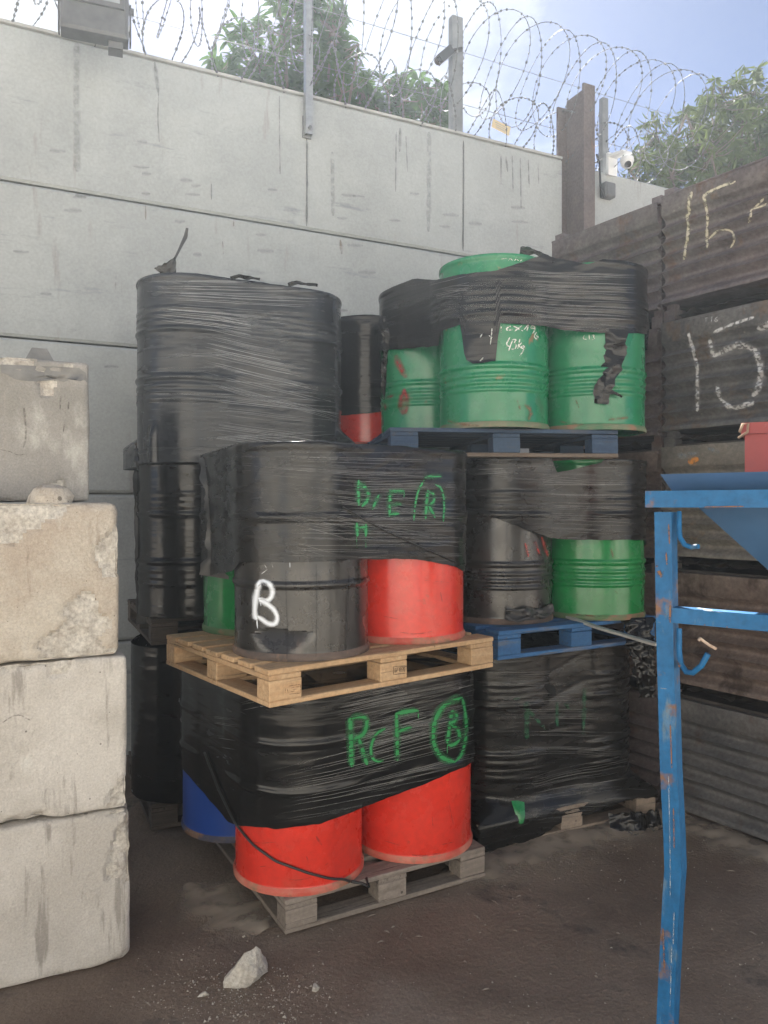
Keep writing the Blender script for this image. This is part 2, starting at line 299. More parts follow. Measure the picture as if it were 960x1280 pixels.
# ------------------------------------------------------------------ ray casting on what is built, for paint and cords that lie on surfaces
_bv = {}
def meshes(o):
    r = [o] if o.type == 'MESH' else []
    for c in o.children: r += meshes(c)
    return r
def bvh(o):
    if o.name not in _bv:
        bpy.context.view_layer.update(); M = o.matrix_world; me = o.data
        _bv[o.name] = BVHTree.FromPolygons([M @ v.co for v in me.vertices], [tuple(p.vertices) for p in me.polygons])
    return _bv[o.name]
CAM = Vector((0, 0, H))
def hit(px, py, objs):
    d = Vector(((px - 480) / F, 1, -(py - HY) / F)).normalized(); best = None
    for o in objs:
        r = bvh(o).ray_cast(CAM, d)
        if r[0] is not None and (best is None or r[3] < best[2]):
            n = r[1] if r[1].dot(d) < 0 else -r[1]; best = (r[0], n, r[3])
    return best
_po = [0]
def paint(owner, name, strokes, m, targets=None, off=.003, label=None, step=2.0):
    """strokes: (width_px, [(px, py)...]) in photo pixels, laid on the surface of the owner"""
    objs = [x for t in (targets or [owner]) for x in meshes(t) if not x.get('is_paint')]
    mb = MB(); mb.uv = []
    for wd, pts in strokes:
        _po[0] += 1; o2 = off + (_po[0] % 7) * .0004
        P = [Vector((a, b)) for a, b in pts]
        if len(P) > 2:      # round the corners a little
            Q = [P[0]]
            for i in range(len(P) - 1): Q += [P[i].lerp(P[i + 1], .25), P[i].lerp(P[i + 1], .75)]
            P = Q + [P[-1]]
        D = [P[0]]
        for a, b in zip(P, P[1:]):
            k = max(1, int((b - a).length / step)); D += [a.lerp(b, (i + 1) / k) for i in range(k)]
        rows = []; run = []
        L = 0
        for i, p in enumerate(D):
            t = D[min(i + 1, len(D) - 1)] - D[max(i - 1, 0)]
            if t.length < 1e-6: continue
            t.normalize(); pr = Vector((-t.y, t.x)); row = []
            wj = wd * (.85 + .3 * nz(i * .15, _po[0])) * min(1, .45 + i * .3, .45 + (len(D) - 1 - i) * .3)
            for s in (-.5, -.25, 0, .25, .5):
                h = hit(p.x + pr.x * wj * s, p.y + pr.y * wj * s, objs)
                if h is None: row = None; break
                row.append((h[0] + h[1] * o2, s + .5))
            L += .01
            if row and run and (row[2][0] - run[-1][0][2][0]).length < .12: run.append((row, L))
            elif row:
                rows.append(run); run = [(row, L)]
            else:
                rows.append(run); run = []
        rows.append(run)
        for run in rows:
            if len(run) < 2: continue
            mb.grid([[x[0] for x in r] for r, _ in run])
            for r, l in run: mb.uv += [(x[1], l) for x in r]
    if not mb.v: print('paint missed', name); return None
    o = link(name, mb.mesh(name, m), owner, world=True); o['is_paint'] = 1
    if name in ('chalk_writing', 'paint_run', 'scuff', 'water_stain', 'wide_stain', 'rust_stain', 'crack', 'stamp', 'stamp_frame', 'sprayed_mark', 'paint_patch', 'rust_mark', 'faint_letter', 'painted_letter', 'painted_ring', 'chalk_mark', 'painted_numeral', 'chalk_numeral'): o.update({'kind': 'stuff'}) if 0 else (o.__setitem__('kind', 'stuff') if len(strokes) > 1 else None)
    if label: o['label'] = label
    return o
def patch(owner, name, poly, m, off=.004, targets=None, label=None):
    objs = [x for t in (targets or [owner]) for x in meshes(t) if not x.get('is_paint')]
    c = (sum(p[0] for p in poly) / len(poly), sum(p[1] for p in poly) / len(poly)); rows = []
    n = len(poly)
    for f in (1, .66, .33, .02):
        r = []
        for i in range(n):
            h = hit(c[0] + (poly[i][0] - c[0]) * f, c[1] + (poly[i][1] - c[1]) * f, objs)
            if h is None: return None
            r.append(h[0] + h[1] * (off + (1 - f) * .002))
        rows.append(r)
    mb = MB().grid(rows, True); mb.uv = [(0, 0)] * len(mb.v)
    o = link(name, mb.mesh(name, m, 180), owner, world=True); o['is_paint'] = 1
    if label: o['label'] = label
    return o
def sc(pts, ox, oy, k): return [(ox + x / k, oy + y / k) for x, y in pts]

# ------------------------------------------------------------------ ground
mb = MB()
xs = [-400, -60, -15, -6] + [-4 + i * .06 for i in range(134)] + [6, 15, 60, 400]
ys = [-400, -60, -15, -4, 0, 1.2] + [2 + i * .06 for i in range(80)] + [8, 12, 20, 60, 400, 1500]
def gz(x, y):
    k = sstep(-4, -3, x) * (1 - sstep(3, 4, x)) * sstep(1.2, 2, y) * (1 - sstep(6, 6.8, y))
    return k * (.014 * fbm(x * 1.1, y * 1.1) + .006 * fbm(x * 5, y * 5, 3)) - .012
mb.grid([[(x, y, gz(x, y)) for x in xs] for y in ys])
link('ground', mb.mesh('ground', M_ground, 180)); tag(bpy.data.objects['ground'], kind='structure')

M_yard = mat('pale_bounce_concrete', (.40, .36, .30), (.48, .43, .36), 1.5, .9, bump=.3, bscale=30)
yd = MB(); yd.grid([[(x, y, .004) for x in (-30, -10, -4, 0, 4, 10, 30)] for y in (-40, -15, -5, -2, .9)])
tag(link('bounce_yard', yd.mesh('bounce_yard', M_yard)), kind='structure')  # unseen pale slab, added behind the camera to bounce sunlight into the shade
wh = thing('bounce_building', 'unseen pale warehouse with roller shutters across the yard', 'building', (0, -10, 0))  # unseen building, added so its sunlit face fills the shaded bay
M_rend = mat('warm_bounce_render', (.62, .585, .52), (.56, .53, .47), .8, .9)
mb = MB(); mb.box((-26, -.6, 0), (26, 0, 7.5)); link('wall', mb.mesh('wall', M_rend), wh)
mb = MB(); mb.box((-26.3, -3, 7.5), (26.3, .4, 7.8)); link('roof', mb.mesh('roof', mat('grey_roof', (.2, .2, .21))), wh)
M_shut = mat('grey_shutter', (.3, .32, .34), (.34, .36, .37), 3, .5)
for x in (-17, -6, 7, 18): link('reflection_shutter', MB().box((-2.2, .002, 0), (2.2, .06, 4.4)).mesh('reflection_shutter', M_shut), wh, (x, 0, .02))  # shutters added to vary the reflections from the bounce wall
# ------------------------------------------------------------------ thin scattering volume, added to imitate the veil of lens glare
hz = MB().box((-24, -12, -1), (24, 18, 9)); hm = bpy.data.materials.new('glare_veil_volume'); hm.use_nodes = True; hn = hm.node_tree.nodes; hn.remove(hn['Principled BSDF'])
hv = hn.new('ShaderNodeVolumePrincipled'); hv.inputs['Color'].default_value = (.82, .91, 1, 1); hv.inputs['Density'].default_value = .0030; hv.inputs['Anisotropy'].default_value = .55
hm.node_tree.links.new(hv.outputs[0], hn['Material Output'].inputs['Volume']); tag(link('glare_haze', hz.mesh('glare_haze', hm)), kind='stuff')
# ------------------------------------------------------------------ precast wall
u = Vector((.902, .431, 0)).normalized(); nw = Vector((.431, -.902, 0)).normalized(); bw = -nw
W0 = Vector((-1.803, 5.45, 0)); WRZ = math.atan2(u.y, u.x)
PH = 1.05; WTOP = H + 3.235
wall = thing('perimeter_wall', 'tall pale painted concrete panel wall with long horizontal joints behind the drums', 'wall', W0, WRZ)
TB = 3.9   # where the steel beam stands, along the wall
def panel(x0, x1, z0, z1, name='panel', ms=M_wall):
    nx = max(2, int((x1 - x0) / .12)); nzv = 10
    cx, cz = (x0 + x1) / 2, (z0 + z1) / 2; hx, hz = (x1 - x0) / 2, (z1 - z0) / 2; mb = MB(); rows = []
    zz = [-hz, -hz, -hz + .018] + [-hz + .018 + (2 * hz - .036) * (i + 1) / nzv for i in range(nzv)] + [hz]
    for k, z in enumerate(zz):
        r = []
        for i in range(nx + 1):
            x = -hx + 2 * hx * i / nx
            y = .14 if k == 0 else (-.0 if 0 < k else 0)
            if k in (1, len(zz) - 1): y = .014
            r.append((x, y + .002 * fbm((x + cx) * 1.3, (z + cz) * 1.5, 5) + (.004 * max(0, nz((x + cx) * 9, cz * 3 + z)) if k in (1, len(zz) - 1) else 0), z))
        rows.append(r)
    rows.append([(x, .14, z) for x, _, z in rows[-1]])
    mb.grid(rows)
    # ends
    mb.box((-hx, .01, -hz), (-hx + .01, .14, hz)); mb.box((hx - .01, .01, -hz), (hx, .14, hz))
    return link(name, mb.mesh(name, ms, 35), wall, (cx, 0, cz))
G = .007
lv = [WTOP - i * PH for i in range(6)]; lv[5] = -.2
for i in range(5):
    panel(-6, TB - .06, lv[i + 1] + G, lv[i] - (G if i else 0))
    panel(TB + .12, 8.6, lv[i + 1] + G, lv[i] - .02 - (G if i else 0))
link('backing', MB().box((-6, .10, -.2), (8.6, .25, WTOP - .06)).mesh('backing', M_walledge), wall)
link('coping', MB().box((-6, -.012, WTOP + .002), (TB - .06, .18, WTOP + .022)).mesh('coping', M_walledge), wall)
def wp(t, off=0, z=0): return W0 + u * t + nw * off + Vector((0, 0, z))
def wt(px):   # along-wall position seen at pixel column px
    r = (px - 480) / F; return (r * W0.y - W0.x) / (u.x - r * u.y)
def wz(px, py):
    p = wp(wt(px)); return H - (py - HY) / F * p.y
# ------------------------------------------------------------------ steel H beam
beam = thing('steel_column', 'rust brown steel H section column standing at the end of the white wall', 'steel column', wp(TB + .03, .05), WRZ)
bt = wz(735, 125)
mb = MB(); mb.box((-.015, -.17, 0), (.115, -.145, bt)); link('flange', mb.mesh('flange', M_rust), beam)
mb = MB(); mb.box((-.105, .085, 0), (.115, .11, bt - .12)); link('flange', mb.mesh('flange', M_rust), beam)
mb = MB(); mb.box((-.004, -.1445, 0), (.012, .0845, bt - .05)); link('web', mb.mesh('web', M_rust), beam)
# ------------------------------------------------------------------ fence posts
def cpost(mb, a, d, h0, h1, th=.005):
    mb.box((-a / 2, -d / 2, h0), (a / 2, -d / 2 + th, h1)); mb.box((-a / 2, -d / 2 + th + .0004, h0), (-a / 2 + th, d / 2, h1)); mb.box((a / 2 - th, -d / 2 + th + .0004, h0), (a / 2, d / 2, h1))
t = wt(383)
p1 = thing('fence_post', 'slim galvanised post bolted to the wall face in front of the bush', 'fence post', wp(t, .045), WRZ, 'fence posts along the wall top')
mb = MB(); cpost(mb, .06, .05, wz(383, 172), WTOP + 1.35); link('channel', mb.mesh('channel', M_steel), p1)
mb = MB(); mb.box((-.036, .026, wz(383, 172) - .01), (.036, .043, wz(383, 172) + .16)); mb.tube([(0, -.024, wz(383, 165)), (0, -.05, wz(383, 165))], .014, 6); link('bolt_plate', mb.mesh('bolt_plate', M_post), p1)
t = wt(574)
p2 = thing('fence_post', 'wide grey steel channel post on the wall top carrying the small black sensor', 'fence post', wp(t, -.06), WRZ, 'fence posts along the wall top')
mb = MB(); cpost(mb, .105, .07, WTOP - .2, wz(574, 18), .006); link('channel', mb.mesh('channel', M_post), p2)
mb = MB()
for k in range(9): mb.box((.054, -.03, WTOP + .55 + k * .045), (.062, -.012, WTOP + .575 + k * .045))
link('hook_strip', mb.mesh('hook_strip', M_post), p2)
t = wt(760)
p3 = thing('fence_post', 'narrow dark post on the wall top right of the rusty column', 'fence post', wp(t, -.06), WRZ, 'fence posts along the wall top')
mb = MB(); cpost(mb, .07, .05, WTOP - .3, wz(760, 120)); link('channel', mb.mesh('channel', M_post), p3)
mb = MB(); sweep_bar(mb, [(-.02, -.03, wz(757, 195)), (-.2, -.06, wz(757, 195) - .12)], Vector((0, 1, 0)), Vector((.5, 0, .87)), .03, .03); link('brace', mb.mesh('brace', M_post), p3)
# sensor on post 2
q = wp(wt(555), .02, wz(555, 70))
sen = thing('sensor', 'small black sensor on a bracket left of the wide channel post', 'sensor', q, WRZ, None)
mb = MB(); d = Vector((.7, 0, .7)); e = Vector((-.7, 0, .7)); sweep_bar(mb, [d * -.09, d * -.03, d * .05, d * .07], Vector((0, 1, 0)), e, .08, .075); link('housing', mb.mesh('housing', M_rubber), sen)
mb = MB(); mb.tube([d * .04, Vector((.15, -.03, .07))], .02, 8); link('bracket', mb.mesh('bracket', M_rubber), sen)
mb = MB(); mb.tube([d * -.089, d * -.12], .028, 10); link('lens', mb.mesh('lens', M_lens), sen)
# ------------------------------------------------------------------ razor wire
def coil(name, label, t0, t1, r, zc, pitch, seed, off):
    rnd = random.Random(seed); o = thing(name, label, 'razor wire', wp(t0, off), WRZ, 'razor wire coils on the wall')
    n = int((t1 - t0) / pitch); seg = 40; pts = []
    for i in range(n * seg):
        a = 2 * math.pi * i / seg; k = i / seg; rr = r; x = k * pitch + .24 * pitch * math.sin(a * 1.5 + .4) + .015 * nz(k * 1.3, seed)
        rr = r * (1 + .05 * nz(k * .9, seed + 4)); tilt = .03
        pts.append(Vector((x + tilt * math.sin(a) * rr * 1.7, rr * math.cos(a), zc + rr * math.sin(a) + .03 * nz(k * .7, seed + 9))))
    mb = MB().tube(pts, .003, 4, False); link('wire', mb.mesh('wire', M_wire), o)
    mb = MB(); L = 0
    for a, b in zip(pts, pts[1:]):
        L += (b - a).length
        if L > .031:
            L = 0; d = (b - a).normalized(); s = d.cross(Vector((rnd.uniform(-1, 1), rnd.uniform(-1, 1), rnd.uniform(-1, 1)))).normalized(); m_ = (a + b) / 2; e = d.cross(s)
            mb.add([m_ - d * .011 + s * .010, m_ + d * .011 + s * .010, m_ + d * .011 - s * .010, m_ - d * .011 - s * .010, m_ + e * .006, m_ - e * .006],
                   [(0, 1, 4), (1, 2, 4), (2, 3, 4), (3, 0, 4), (1, 0, 5), (2, 1, 5), (3, 2, 5), (0, 3, 5)])
    b = link('barb', mb.mesh('barb', M_wire), o); b['kind'] = 'stuff'
    return o
rz1 = coil('razor_wire', 'large upper coil of razor wire curving along above the whole wall top', -2.2, 5.6, .44, WTOP + .73, .21, 3, -.06)
rz2 = coil('razor_wire', 'smaller lower coil of razor wire resting on the wall top', -2.2, 5.2, .24, WTOP + .24, .26, 8, -.07)
for k, (z, lab) in enumerate(((.78, 'thin straight tension wire running through the middle of the large razor coil'), (.32, 'thin straight tension wire low above the wall top'))):
    mb = MB().tube([wp(-2.5, -.06, WTOP + z), wp(5.8, -.06, WTOP + z - .02)], .0028, 4); tag(link('tension_wire', mb.mesh('tension_wire', M_wire)), lab, 'wire', 'tension wires')
# small sign plate
c = wp(wt(624), .03, wz(624, 161)); sg = thing('sign_plate', 'small faded yellow plate hanging crooked in the lower razor coil', 'sign plate', c, WRZ)
mb = MB().box((-.095, -.002, -.04), (.095, .002, .04), Matrix.Rotation(R(12), 4, 'Y')); link('plate', mb.mesh('plate', M_sign), sg)
mb = MB()
for x in (-.08, .08): mb = MB().tube([Matrix.Rotation(R(12), 4, 'Y') @ Vector((x, 0, .03)), Matrix.Rotation(R(12), 4, 'Y') @ Vector((x, .02, .1))], .003, 4); link('tie', mb.mesh('tie', M_wire), sg)
mb = MB()
for k, zz in enumerate((.018, 0, -.018)): mb.box((-.07 + k * .01, -.0034, zz - .004), (.07 - k * .012, -.0026, zz + .003), Matrix.Rotation(R(12), 4, 'Y'))
link('print_line', mb.mesh('print_line', M_walledge), sg)
# ------------------------------------------------------------------ floodlight
fc = at(119, 52, 4.95)
fl = thing('floodlight', 'big dark floodlight seen from below hanging over the left end of the wall top', 'floodlight', fc, R(20))
Mx = Matrix.Rotation(R(-38), 4, 'X')
mb = MB()
rows = []
for y, hx, z0, z1 in ((-.11, .185, .02, .46), (-.10, .205, 0, .48), (.02, .205, 0, .48), (.08, .17, .03, .44), (.10, .12, .08, .4)):
    rows.append([(-hx, y, z0), (hx, y, z0), (hx, y, z1), (-hx, y, z1)])
mb.grid(rows, True); mb.f += [(0, 1, 2, 3), (19, 18, 17, 16)]
Mf = Matrix.Translation((0, 0, .0))
link('housing', mb.mesh('housing', M_flood, 30), fl)
mb = MB()
for s in (-1, 1): mb = MB(); mb.box((s * .205 - .006 + s * .012, -.03, .015), (s * .205 + .006 + s * .012, .03, .27)); mb.tube([(s * .2, 0, .24), (s * .24, 0, .24)], .024, 8); link('bracket', mb.mesh('bracket', M_flood), fl)
mb = MB().box((-.15, -.125, .2), (.15, -.111, .43)); link('glass', mb.mesh('glass', M_glass), fl)
mb = MB()
for a in ((-.175, .17, .175, .2), (-.175, .43, .175, .46), (-.175, .2, -.15, .43), (.15, .2, .175, .43)): mb.box((a[0], -.13, a[1]), (a[2], -.1105, a[3]))
link('glass_frame', mb.mesh('glass_frame', M_flood), fl)
mb = MB().box((.08, -.05, -.045), (.17, .05, -.001)); link('junction_box', mb.mesh('junction_box', M_flood), fl)
mb = MB().tube([(.2, .02, .1), (.2, .12, .2), (.2, .3, .32)], .02, 6); link('arm', mb.mesh('arm', M_flood), fl)
# ------------------------------------------------------------------ cctv camera
cc = wp(wt(764), .02, wz(764, 205))
cv = thing('cctv_camera', 'white dome security camera on a bracket at the wall right of the steel column', 'security camera', cc, WRZ)
mb = MB(); sweep_bar(mb, [(-.02, .0, .05), (-.02, -.03, .05), (.03, -.17, .045)], Vector((1, 0, 0)), Vector((0, .3, .95)), .11, .025); mb.box((-.07, -.02, -.13), (.04, .01, .085)); link('bracket', mb.mesh('bracket', M_camw), cv)
dc = Vector((.04, -.15, -.075))
mb = MB().lathe([(0, .075), (.055, .075), (.062, .068), (.064, .035), (.058, .028), (0, .027)], 24, dc); link('base', mb.mesh('base', M_camw, 40), cv)
mb = MB().lathe([(.058 * math.cos(a), .028 - .058 * math.sin(a)) for a in [R(x) for x in (0, 15, 30, 45, 60, 75, 89)]], 24, dc); link('dome', mb.mesh('dome', M_camw, 180), cv)
ld = (CAM - (cc + dc)); ld = Matrix.Rotation(-WRZ, 3, 'Z') @ ld; ld.normalize(); ld = (ld + Vector((.25, 0, 0))).normalized()
mb = MB().tube([dc + Vector((0, 0, .015)) + ld * .038, dc + Vector((0, 0, .015)) + ld * .064], [.033, .028], 16); link('lens', mb.mesh('lens', M_lens), cv)
jb = thing('junction_box', 'grey cable junction box under the white security camera', 'junction box', wp(wt(754), .02, wz(754, 240)), WRZ)
link('box', bevbox(.13, .09, .14, M_grey, .01), jb, (.02, -.02, 0)); mb = MB().box((-.03, -.072, -.05), (.07, -.0655, .05)); link('cover', mb.mesh('cover', M_grey), jb)
mb = MB().tube([wp(wt(742), .04, wz(742, 195)), wp(wt(745), .05, wz(745, 207)), wp(wt(746), .05, wz(746, 235)), wp(wt(749), .06, wz(749, 250)), wp(wt(753), .06, wz(753, 247))], .011, 6)
tag(link('cable', mb.mesh('cable', M_rubber, 180)), 'black cable looping down the wall edge into the grey junction box', 'cable')

# ------------------------------------------------------------------ trees behind the wall
def tree(name, label, base, trunk_top, blobs, nwhorl, seed, lm, leaf_len, leaf_w, droop, per):
    rnd = random.Random(seed); o = thing(name, label, 'tree', base); B = Vector(base)
    tb = MB(); limbs = []; T = Vector(trunk_top)
    tb.tube([B, B.lerp(T, .5) + Vector((.06, .05, 0)), T], [.13, .1, .06], 8)
    for c, rr in blobs:
        for k in range(6):
            e = c + Vector((rnd.uniform(-.8, .8) * rr[0], rnd.uniform(-.8, .8) * rr[1], rnd.uniform(-.7, .75) * rr[2])); s = B.lerp(T, rnd.uniform(.6, 1)); m_ = s.lerp(e, .55) + Vector((0, 0, -.15))
            tb.tube([s, m_, e], [.04, .025, .01], 5); limbs += [s.lerp(m_, .5), m_, m_.lerp(e, .5), e]
    lb = MB()
    for c, rr in blobs:
        nn = int(nwhorl * rr[0] * rr[2] * max(.5, rr[1]))
        for k in range(nn):
            while True:
                d = Vector((rnd.uniform(-1, 1), rnd.uniform(-1, 1), rnd.uniform(-1, 1)))
                if d.length < 1 and d.length > rnd.uniform(0, .8): break
            p = c + Vector((d.x * rr[0], d.y * rr[1], d.z * rr[2]))
            if fbm(p.x * 1.5 + seed, p.y * 1.5, p.z * 1.5) < -.18: continue
            j = min(limbs, key=lambda q: (q - p).length_squared)
            tb.tube([j, j.lerp(p, .6) + Vector((0, 0, -.03)), p], [.008, .006, .004], 4, False)
            ax = (Vector((d.x * .6, d.y * .6, .7 if not droop else -.1)) + Vector((rnd.uniform(-.4, .4), rnd.uniform(-.4, .4), 0))).normalized(); s0 = ax.orthogonal().normalized(); s1 = ax.cross(s0)
            for i in range(per):
                a = 2 * math.pi * i / per * 1.618 + rnd.uniform(-.3, .3); el = rnd.uniform(-.1, .9)
                dr = ((s0 * math.cos(a) + s1 * math.sin(a)) * math.cos(el) + ax * math.sin(el) + Vector((0, 0, -droop * rnd.uniform(.5, 1.3)))).normalized()
                ll = leaf_len * rnd.uniform(.65, 1.2); b0 = p - ax * rnd.uniform(0, .07); sd_ = dr.cross(ax).normalized() if dr.cross(ax).length > .05 else s0; up = sd_.cross(dr)
                wv = leaf_w * rnd.uniform(.8, 1.2); m1 = b0 + dr * ll * .4; m2 = b0 + dr * ll * .75 + up * (-.12 * ll); tip = b0 + dr * ll + up * (-.28 * ll)
                lb.add([b0, m1 + sd_ * wv + up * wv * .35, m1, m1 - sd_ * wv + up * wv * .35, m2 + sd_ * wv * .75 + up * wv * .2, m2, m2 - sd_ * wv * .75 + up * wv * .2, tip],
                       [(0, 2, 1), (0, 3, 2), (1, 2, 5, 4), (2, 3, 6, 5), (4, 5, 7), (5, 6, 7)])
    for mbx in (tb, lb): mbx.v = [v - B for v in mbx.v]
    link('trunk', tb.mesh('trunk', M_bark, 180), o); c = link('crown', lb.mesh('crown', lm, 180), o); c['kind'] = 'stuff'
    return o
def bl(px, py, Y, rx, rz, ry): return (at(px, py, Y), (rx / F * Y, ry, rz / F * Y))
tree('evergreen_bush', 'broad leaved evergreen tree rising above the wall behind the slim post', (-.9, 8.6, 0), (-.95, 8.6, 5.6),
     [bl(330, 95, 8.3, 72, 62, .6), bl(378, 40, 8.5, 62, 75, .6), bl(430, 115, 8.4, 60, 50, .5), bl(290, 125, 8.2, 45, 30, .4), bl(370, 150, 8.4, 110, 40, .5)], 680, 5, M_leaf, .165, .027, 0, 9)
tree('evergreen_bush', 'smaller evergreen bush just left of the wide channel post', (.35, 8.9, 0), (.35, 8.9, 5.4),
     [bl(520, 130, 8.7, 44, 52, .4), bl(478, 135, 8.6, 40, 50, .4), bl(545, 150, 8.8, 24, 30, .3)], 820, 9, M_leaf, .16, .027, 0, 9)
tree('drooping_tree', 'olive green tree with drooping leaves beyond the wall above the rusty boxes', (5.6, 11, 0), (5.2, 11, 5.5),
     [bl(900, 175, 10.5, 62, 70, .8), bl(850, 190, 10.3, 62, 60, .7), bl(950, 150, 10.7, 60, 70, .8), bl(815, 215, 10.2, 45, 32, .5), bl(1030, 170, 10.8, 80, 80, .8), bl(900, 230, 10.4, 120, 45, .6)], 500, 12, M_leaf2, .16, .016, .75, 10)

# ------------------------------------------------------------------ concrete blocks
BS = .595
def block(label, corner, L, z, m, seed, chips, group='stacked concrete blocks', chip_t=.12):
    broken = set()
    o = thing('concrete_block', label, 'concrete block', corner + Vector((0, 0, z)), WRZ, group)
    st = .0125; hx, hy, hz = L / 2, .3, BS / 2 - .003
    bm = bmesh.new(); nx, ny, nzv = int(L / st), int(.6 / st), int(BS / st); vid = {}
    def V(i, j, k):
        key = (i, j, k)
        if key in vid: return vid[key]
        p = Vector((-hx + 2 * hx * i / nx, -hy + 2 * hy * j / ny, -hz + 2 * hz * k / nzv)); s = seed * 7.3
        rr = .016 + .012 * max(0, nz(p.x * 3 + s, p.y * 3, p.z * 3)) + .05 * max(0, fbm(p.x * 5 + s, p.y * 5, p.z * 5 + 2) - .22)
        for cx, cz, rad, dep in chips:
            d = math.hypot(p.x - hx - cx, p.z - hz - cz)
            if d < rad: rr += dep * (1 - d / rad) * (.7 + .8 * abs(nz(p.x * 14, p.z * 14, s)))
        c = Vector((max(-hx + rr, min(hx - rr, p.x)), max(-hy + rr, min(hy - rr, p.y)), max(-hz + rr, min(hz - rr, p.z)))); e = p - c
        if e.length > 1e-6: p = c + e.normalized() * rr
        n_ = e.normalized() if e.length > 1e-6 else Vector((0, 0, 0))
        p += n_ * (.0035 * fbm(p.x * 6 + s, p.y * 6, p.z * 6) - .008 * max(0, nz(p.x * 11 + s, p.y * 11, p.z * 11) - .45))
        ch = 0
        if j == 0 or i == nx or k == nzv:
            ed = min(abs(hx - abs(p.x)), abs(hz - abs(p.z))); mm = fbm(p.x * 4.2 + s, p.y * 4.2, p.z * 4.2 + 3) + .35 * nz(p.x * 16 + s, p.y * 16, p.z * 16) * .5 - ed * 3.2
            ch = sstep(chip_t, chip_t + .05, mm)
            if ch > 0: p += Vector((-.4 if i == nx else 0, 1 if j == 0 else 0, -.4 if k == nzv else 0)) * ch * (.011 + .012 * nz(p.x * 26 + s, p.y * 26, p.z * 26) + .006 * nz(p.x * 60, p.y * 60, p.z * 60 + s))
        vid[key] = bm.verts.new(p + Vector((-hx, hy, BS / 2)))
        if ch > .5: broken.add(vid[key])
        return vid[key]
    def Q(a, b, c, d):
        try: fc_ = bm.faces.new((a, b, c, d))
        except ValueError: return
        if sum(x in broken for x in (a, b, c, d)) > 2: fc_.material_index = 1
    for i in range(nx):
        for k in range(nzv): Q(V(i, 0, k), V(i + 1, 0, k), V(i + 1, 0, k + 1), V(i, 0, k + 1)); Q(V(i + 1, ny, k), V(i, ny, k), V(i, ny, k + 1), V(i + 1, ny, k + 1))
        for j in range(ny): Q(V(i, j, nzv), V(i + 1, j, nzv), V(i + 1, j + 1, nzv), V(i, j + 1, nzv)); Q(V(i, j + 1, 0), V(i + 1, j + 1, 0), V(i + 1, j, 0), V(i, j, 0))
    for j in range(ny):
        for k in range(nzv): Q(V(nx, j, k), V(nx, j + 1, k), V(nx, j + 1, k + 1), V(nx, j, k + 1)); Q(V(0, j + 1, k), V(0, j, k), V(0, j, k + 1), V(0, j + 1, k + 1))
    me = bpy.data.meshes.new('body'); bm.to_mesh(me); bm.free(); me.materials.append(m); me.materials.append(M_break)
    for p in me.polygons: p.use_smooth = True
    me.set_sharp_from_angle(angle=R(38)); link('body', me, o); return o
def stud(o, x, y, m, a=.075, b=.03, h=.055, rough=0):
    mb = MB(); n = 4 if not rough else 12; rows = []
    for r, z in (((a, -.01), (b, h), (0.001, h)) if not rough else ((a, -.01), (a * .93, h * .4), (a * .72, h * .8), (a * .4, h * 1.0), (.001, h * 1.04))):
        rows.append([(r * (1.41 if n == 4 else 1) * math.cos(2 * math.pi * (i + .5) / n) * (1 + rough * nz(i * 1.7, z * 30)), r * (1.41 if n == 4 else 1) * math.sin(2 * math.pi * (i + .5) / n), z) for i in range(n)])
    mb.grid(rows, True); link('stud', mb.mesh('stud', m, 25), o, (x, y, BS - .006))
C4 = Vector((-.988, 2.96, 0))
b4 = block('bottom concrete block of the left stack standing on the ground', C4, 1.5, 0, M_concg, 1, [(-.02, -.57, .12, .03)])
b3 = block('grey concrete block second from the ground with a broken lower edge', C4 - u * .012, 1.5, BS, M_concg, 2, [(-.42, -.58, .16, .06), (-.3, -.58, .07, .03)])
b2 = block('tan concrete block with crumbling corners just under the topmost block', C4 - u * .041, 1.5, 2 * BS, M_conc, 3, [(0, -.02, .1, .03), (-.02, -.56, .1, .02)], chip_t=-.06)
b1 = block('topmost concrete block set back with a dark tarred upper edge', C4 + bw * .35 - u * .122, 1.2, 3 * BS, M_concd, 4, [])
for x in (-.24, -.54): stud(b2, x, .1, M_conc, .085, .04, .07, .25)
stud(b1, -.19, .18, M_dark, .07, .03, .075); stud(b1, -.6, .18, M_dark, .07, .03, .075)
# tarred top edge of the topmost block: a thin skin on its surface
patch(b1, 'tar_band', [(1, 456), (30, 457), (60, 458), (98, 460), (107, 466), (109, 478), (98, 474), (88, 473), (80, 478), (70, 475), (45, 477), (30, 476), (18, 474), (8, 468), (1, 466)], M_dark, .003)
P_crack = paint_mat('dark_crack', (.14, .125, .11), .6, .9, 60, .35, .6, .9)
paint(b4, 'crack', [(9, [(2, 1248), (22, 1236), (45, 1222), (60, 1222), (78, 1214), (87, 1213)]), (5, [(87, 1212), (88, 1235)])], P_crack)
paint(b3, 'crack', [(3, [(0, 905), (15, 895), (25, 893), (38, 900)])], P_crack)
paint(b1, 'crack', [(2, [(0, 562), (12, 564), (22, 569), (32, 568)]), (5, [(30, 510), (33, 545), (29, 560)]), (4, [(76, 495), (75, 512)]), (4, [(86, 502), (85, 512)]), (3, [(81, 527), (79, 540)])], P_crack)

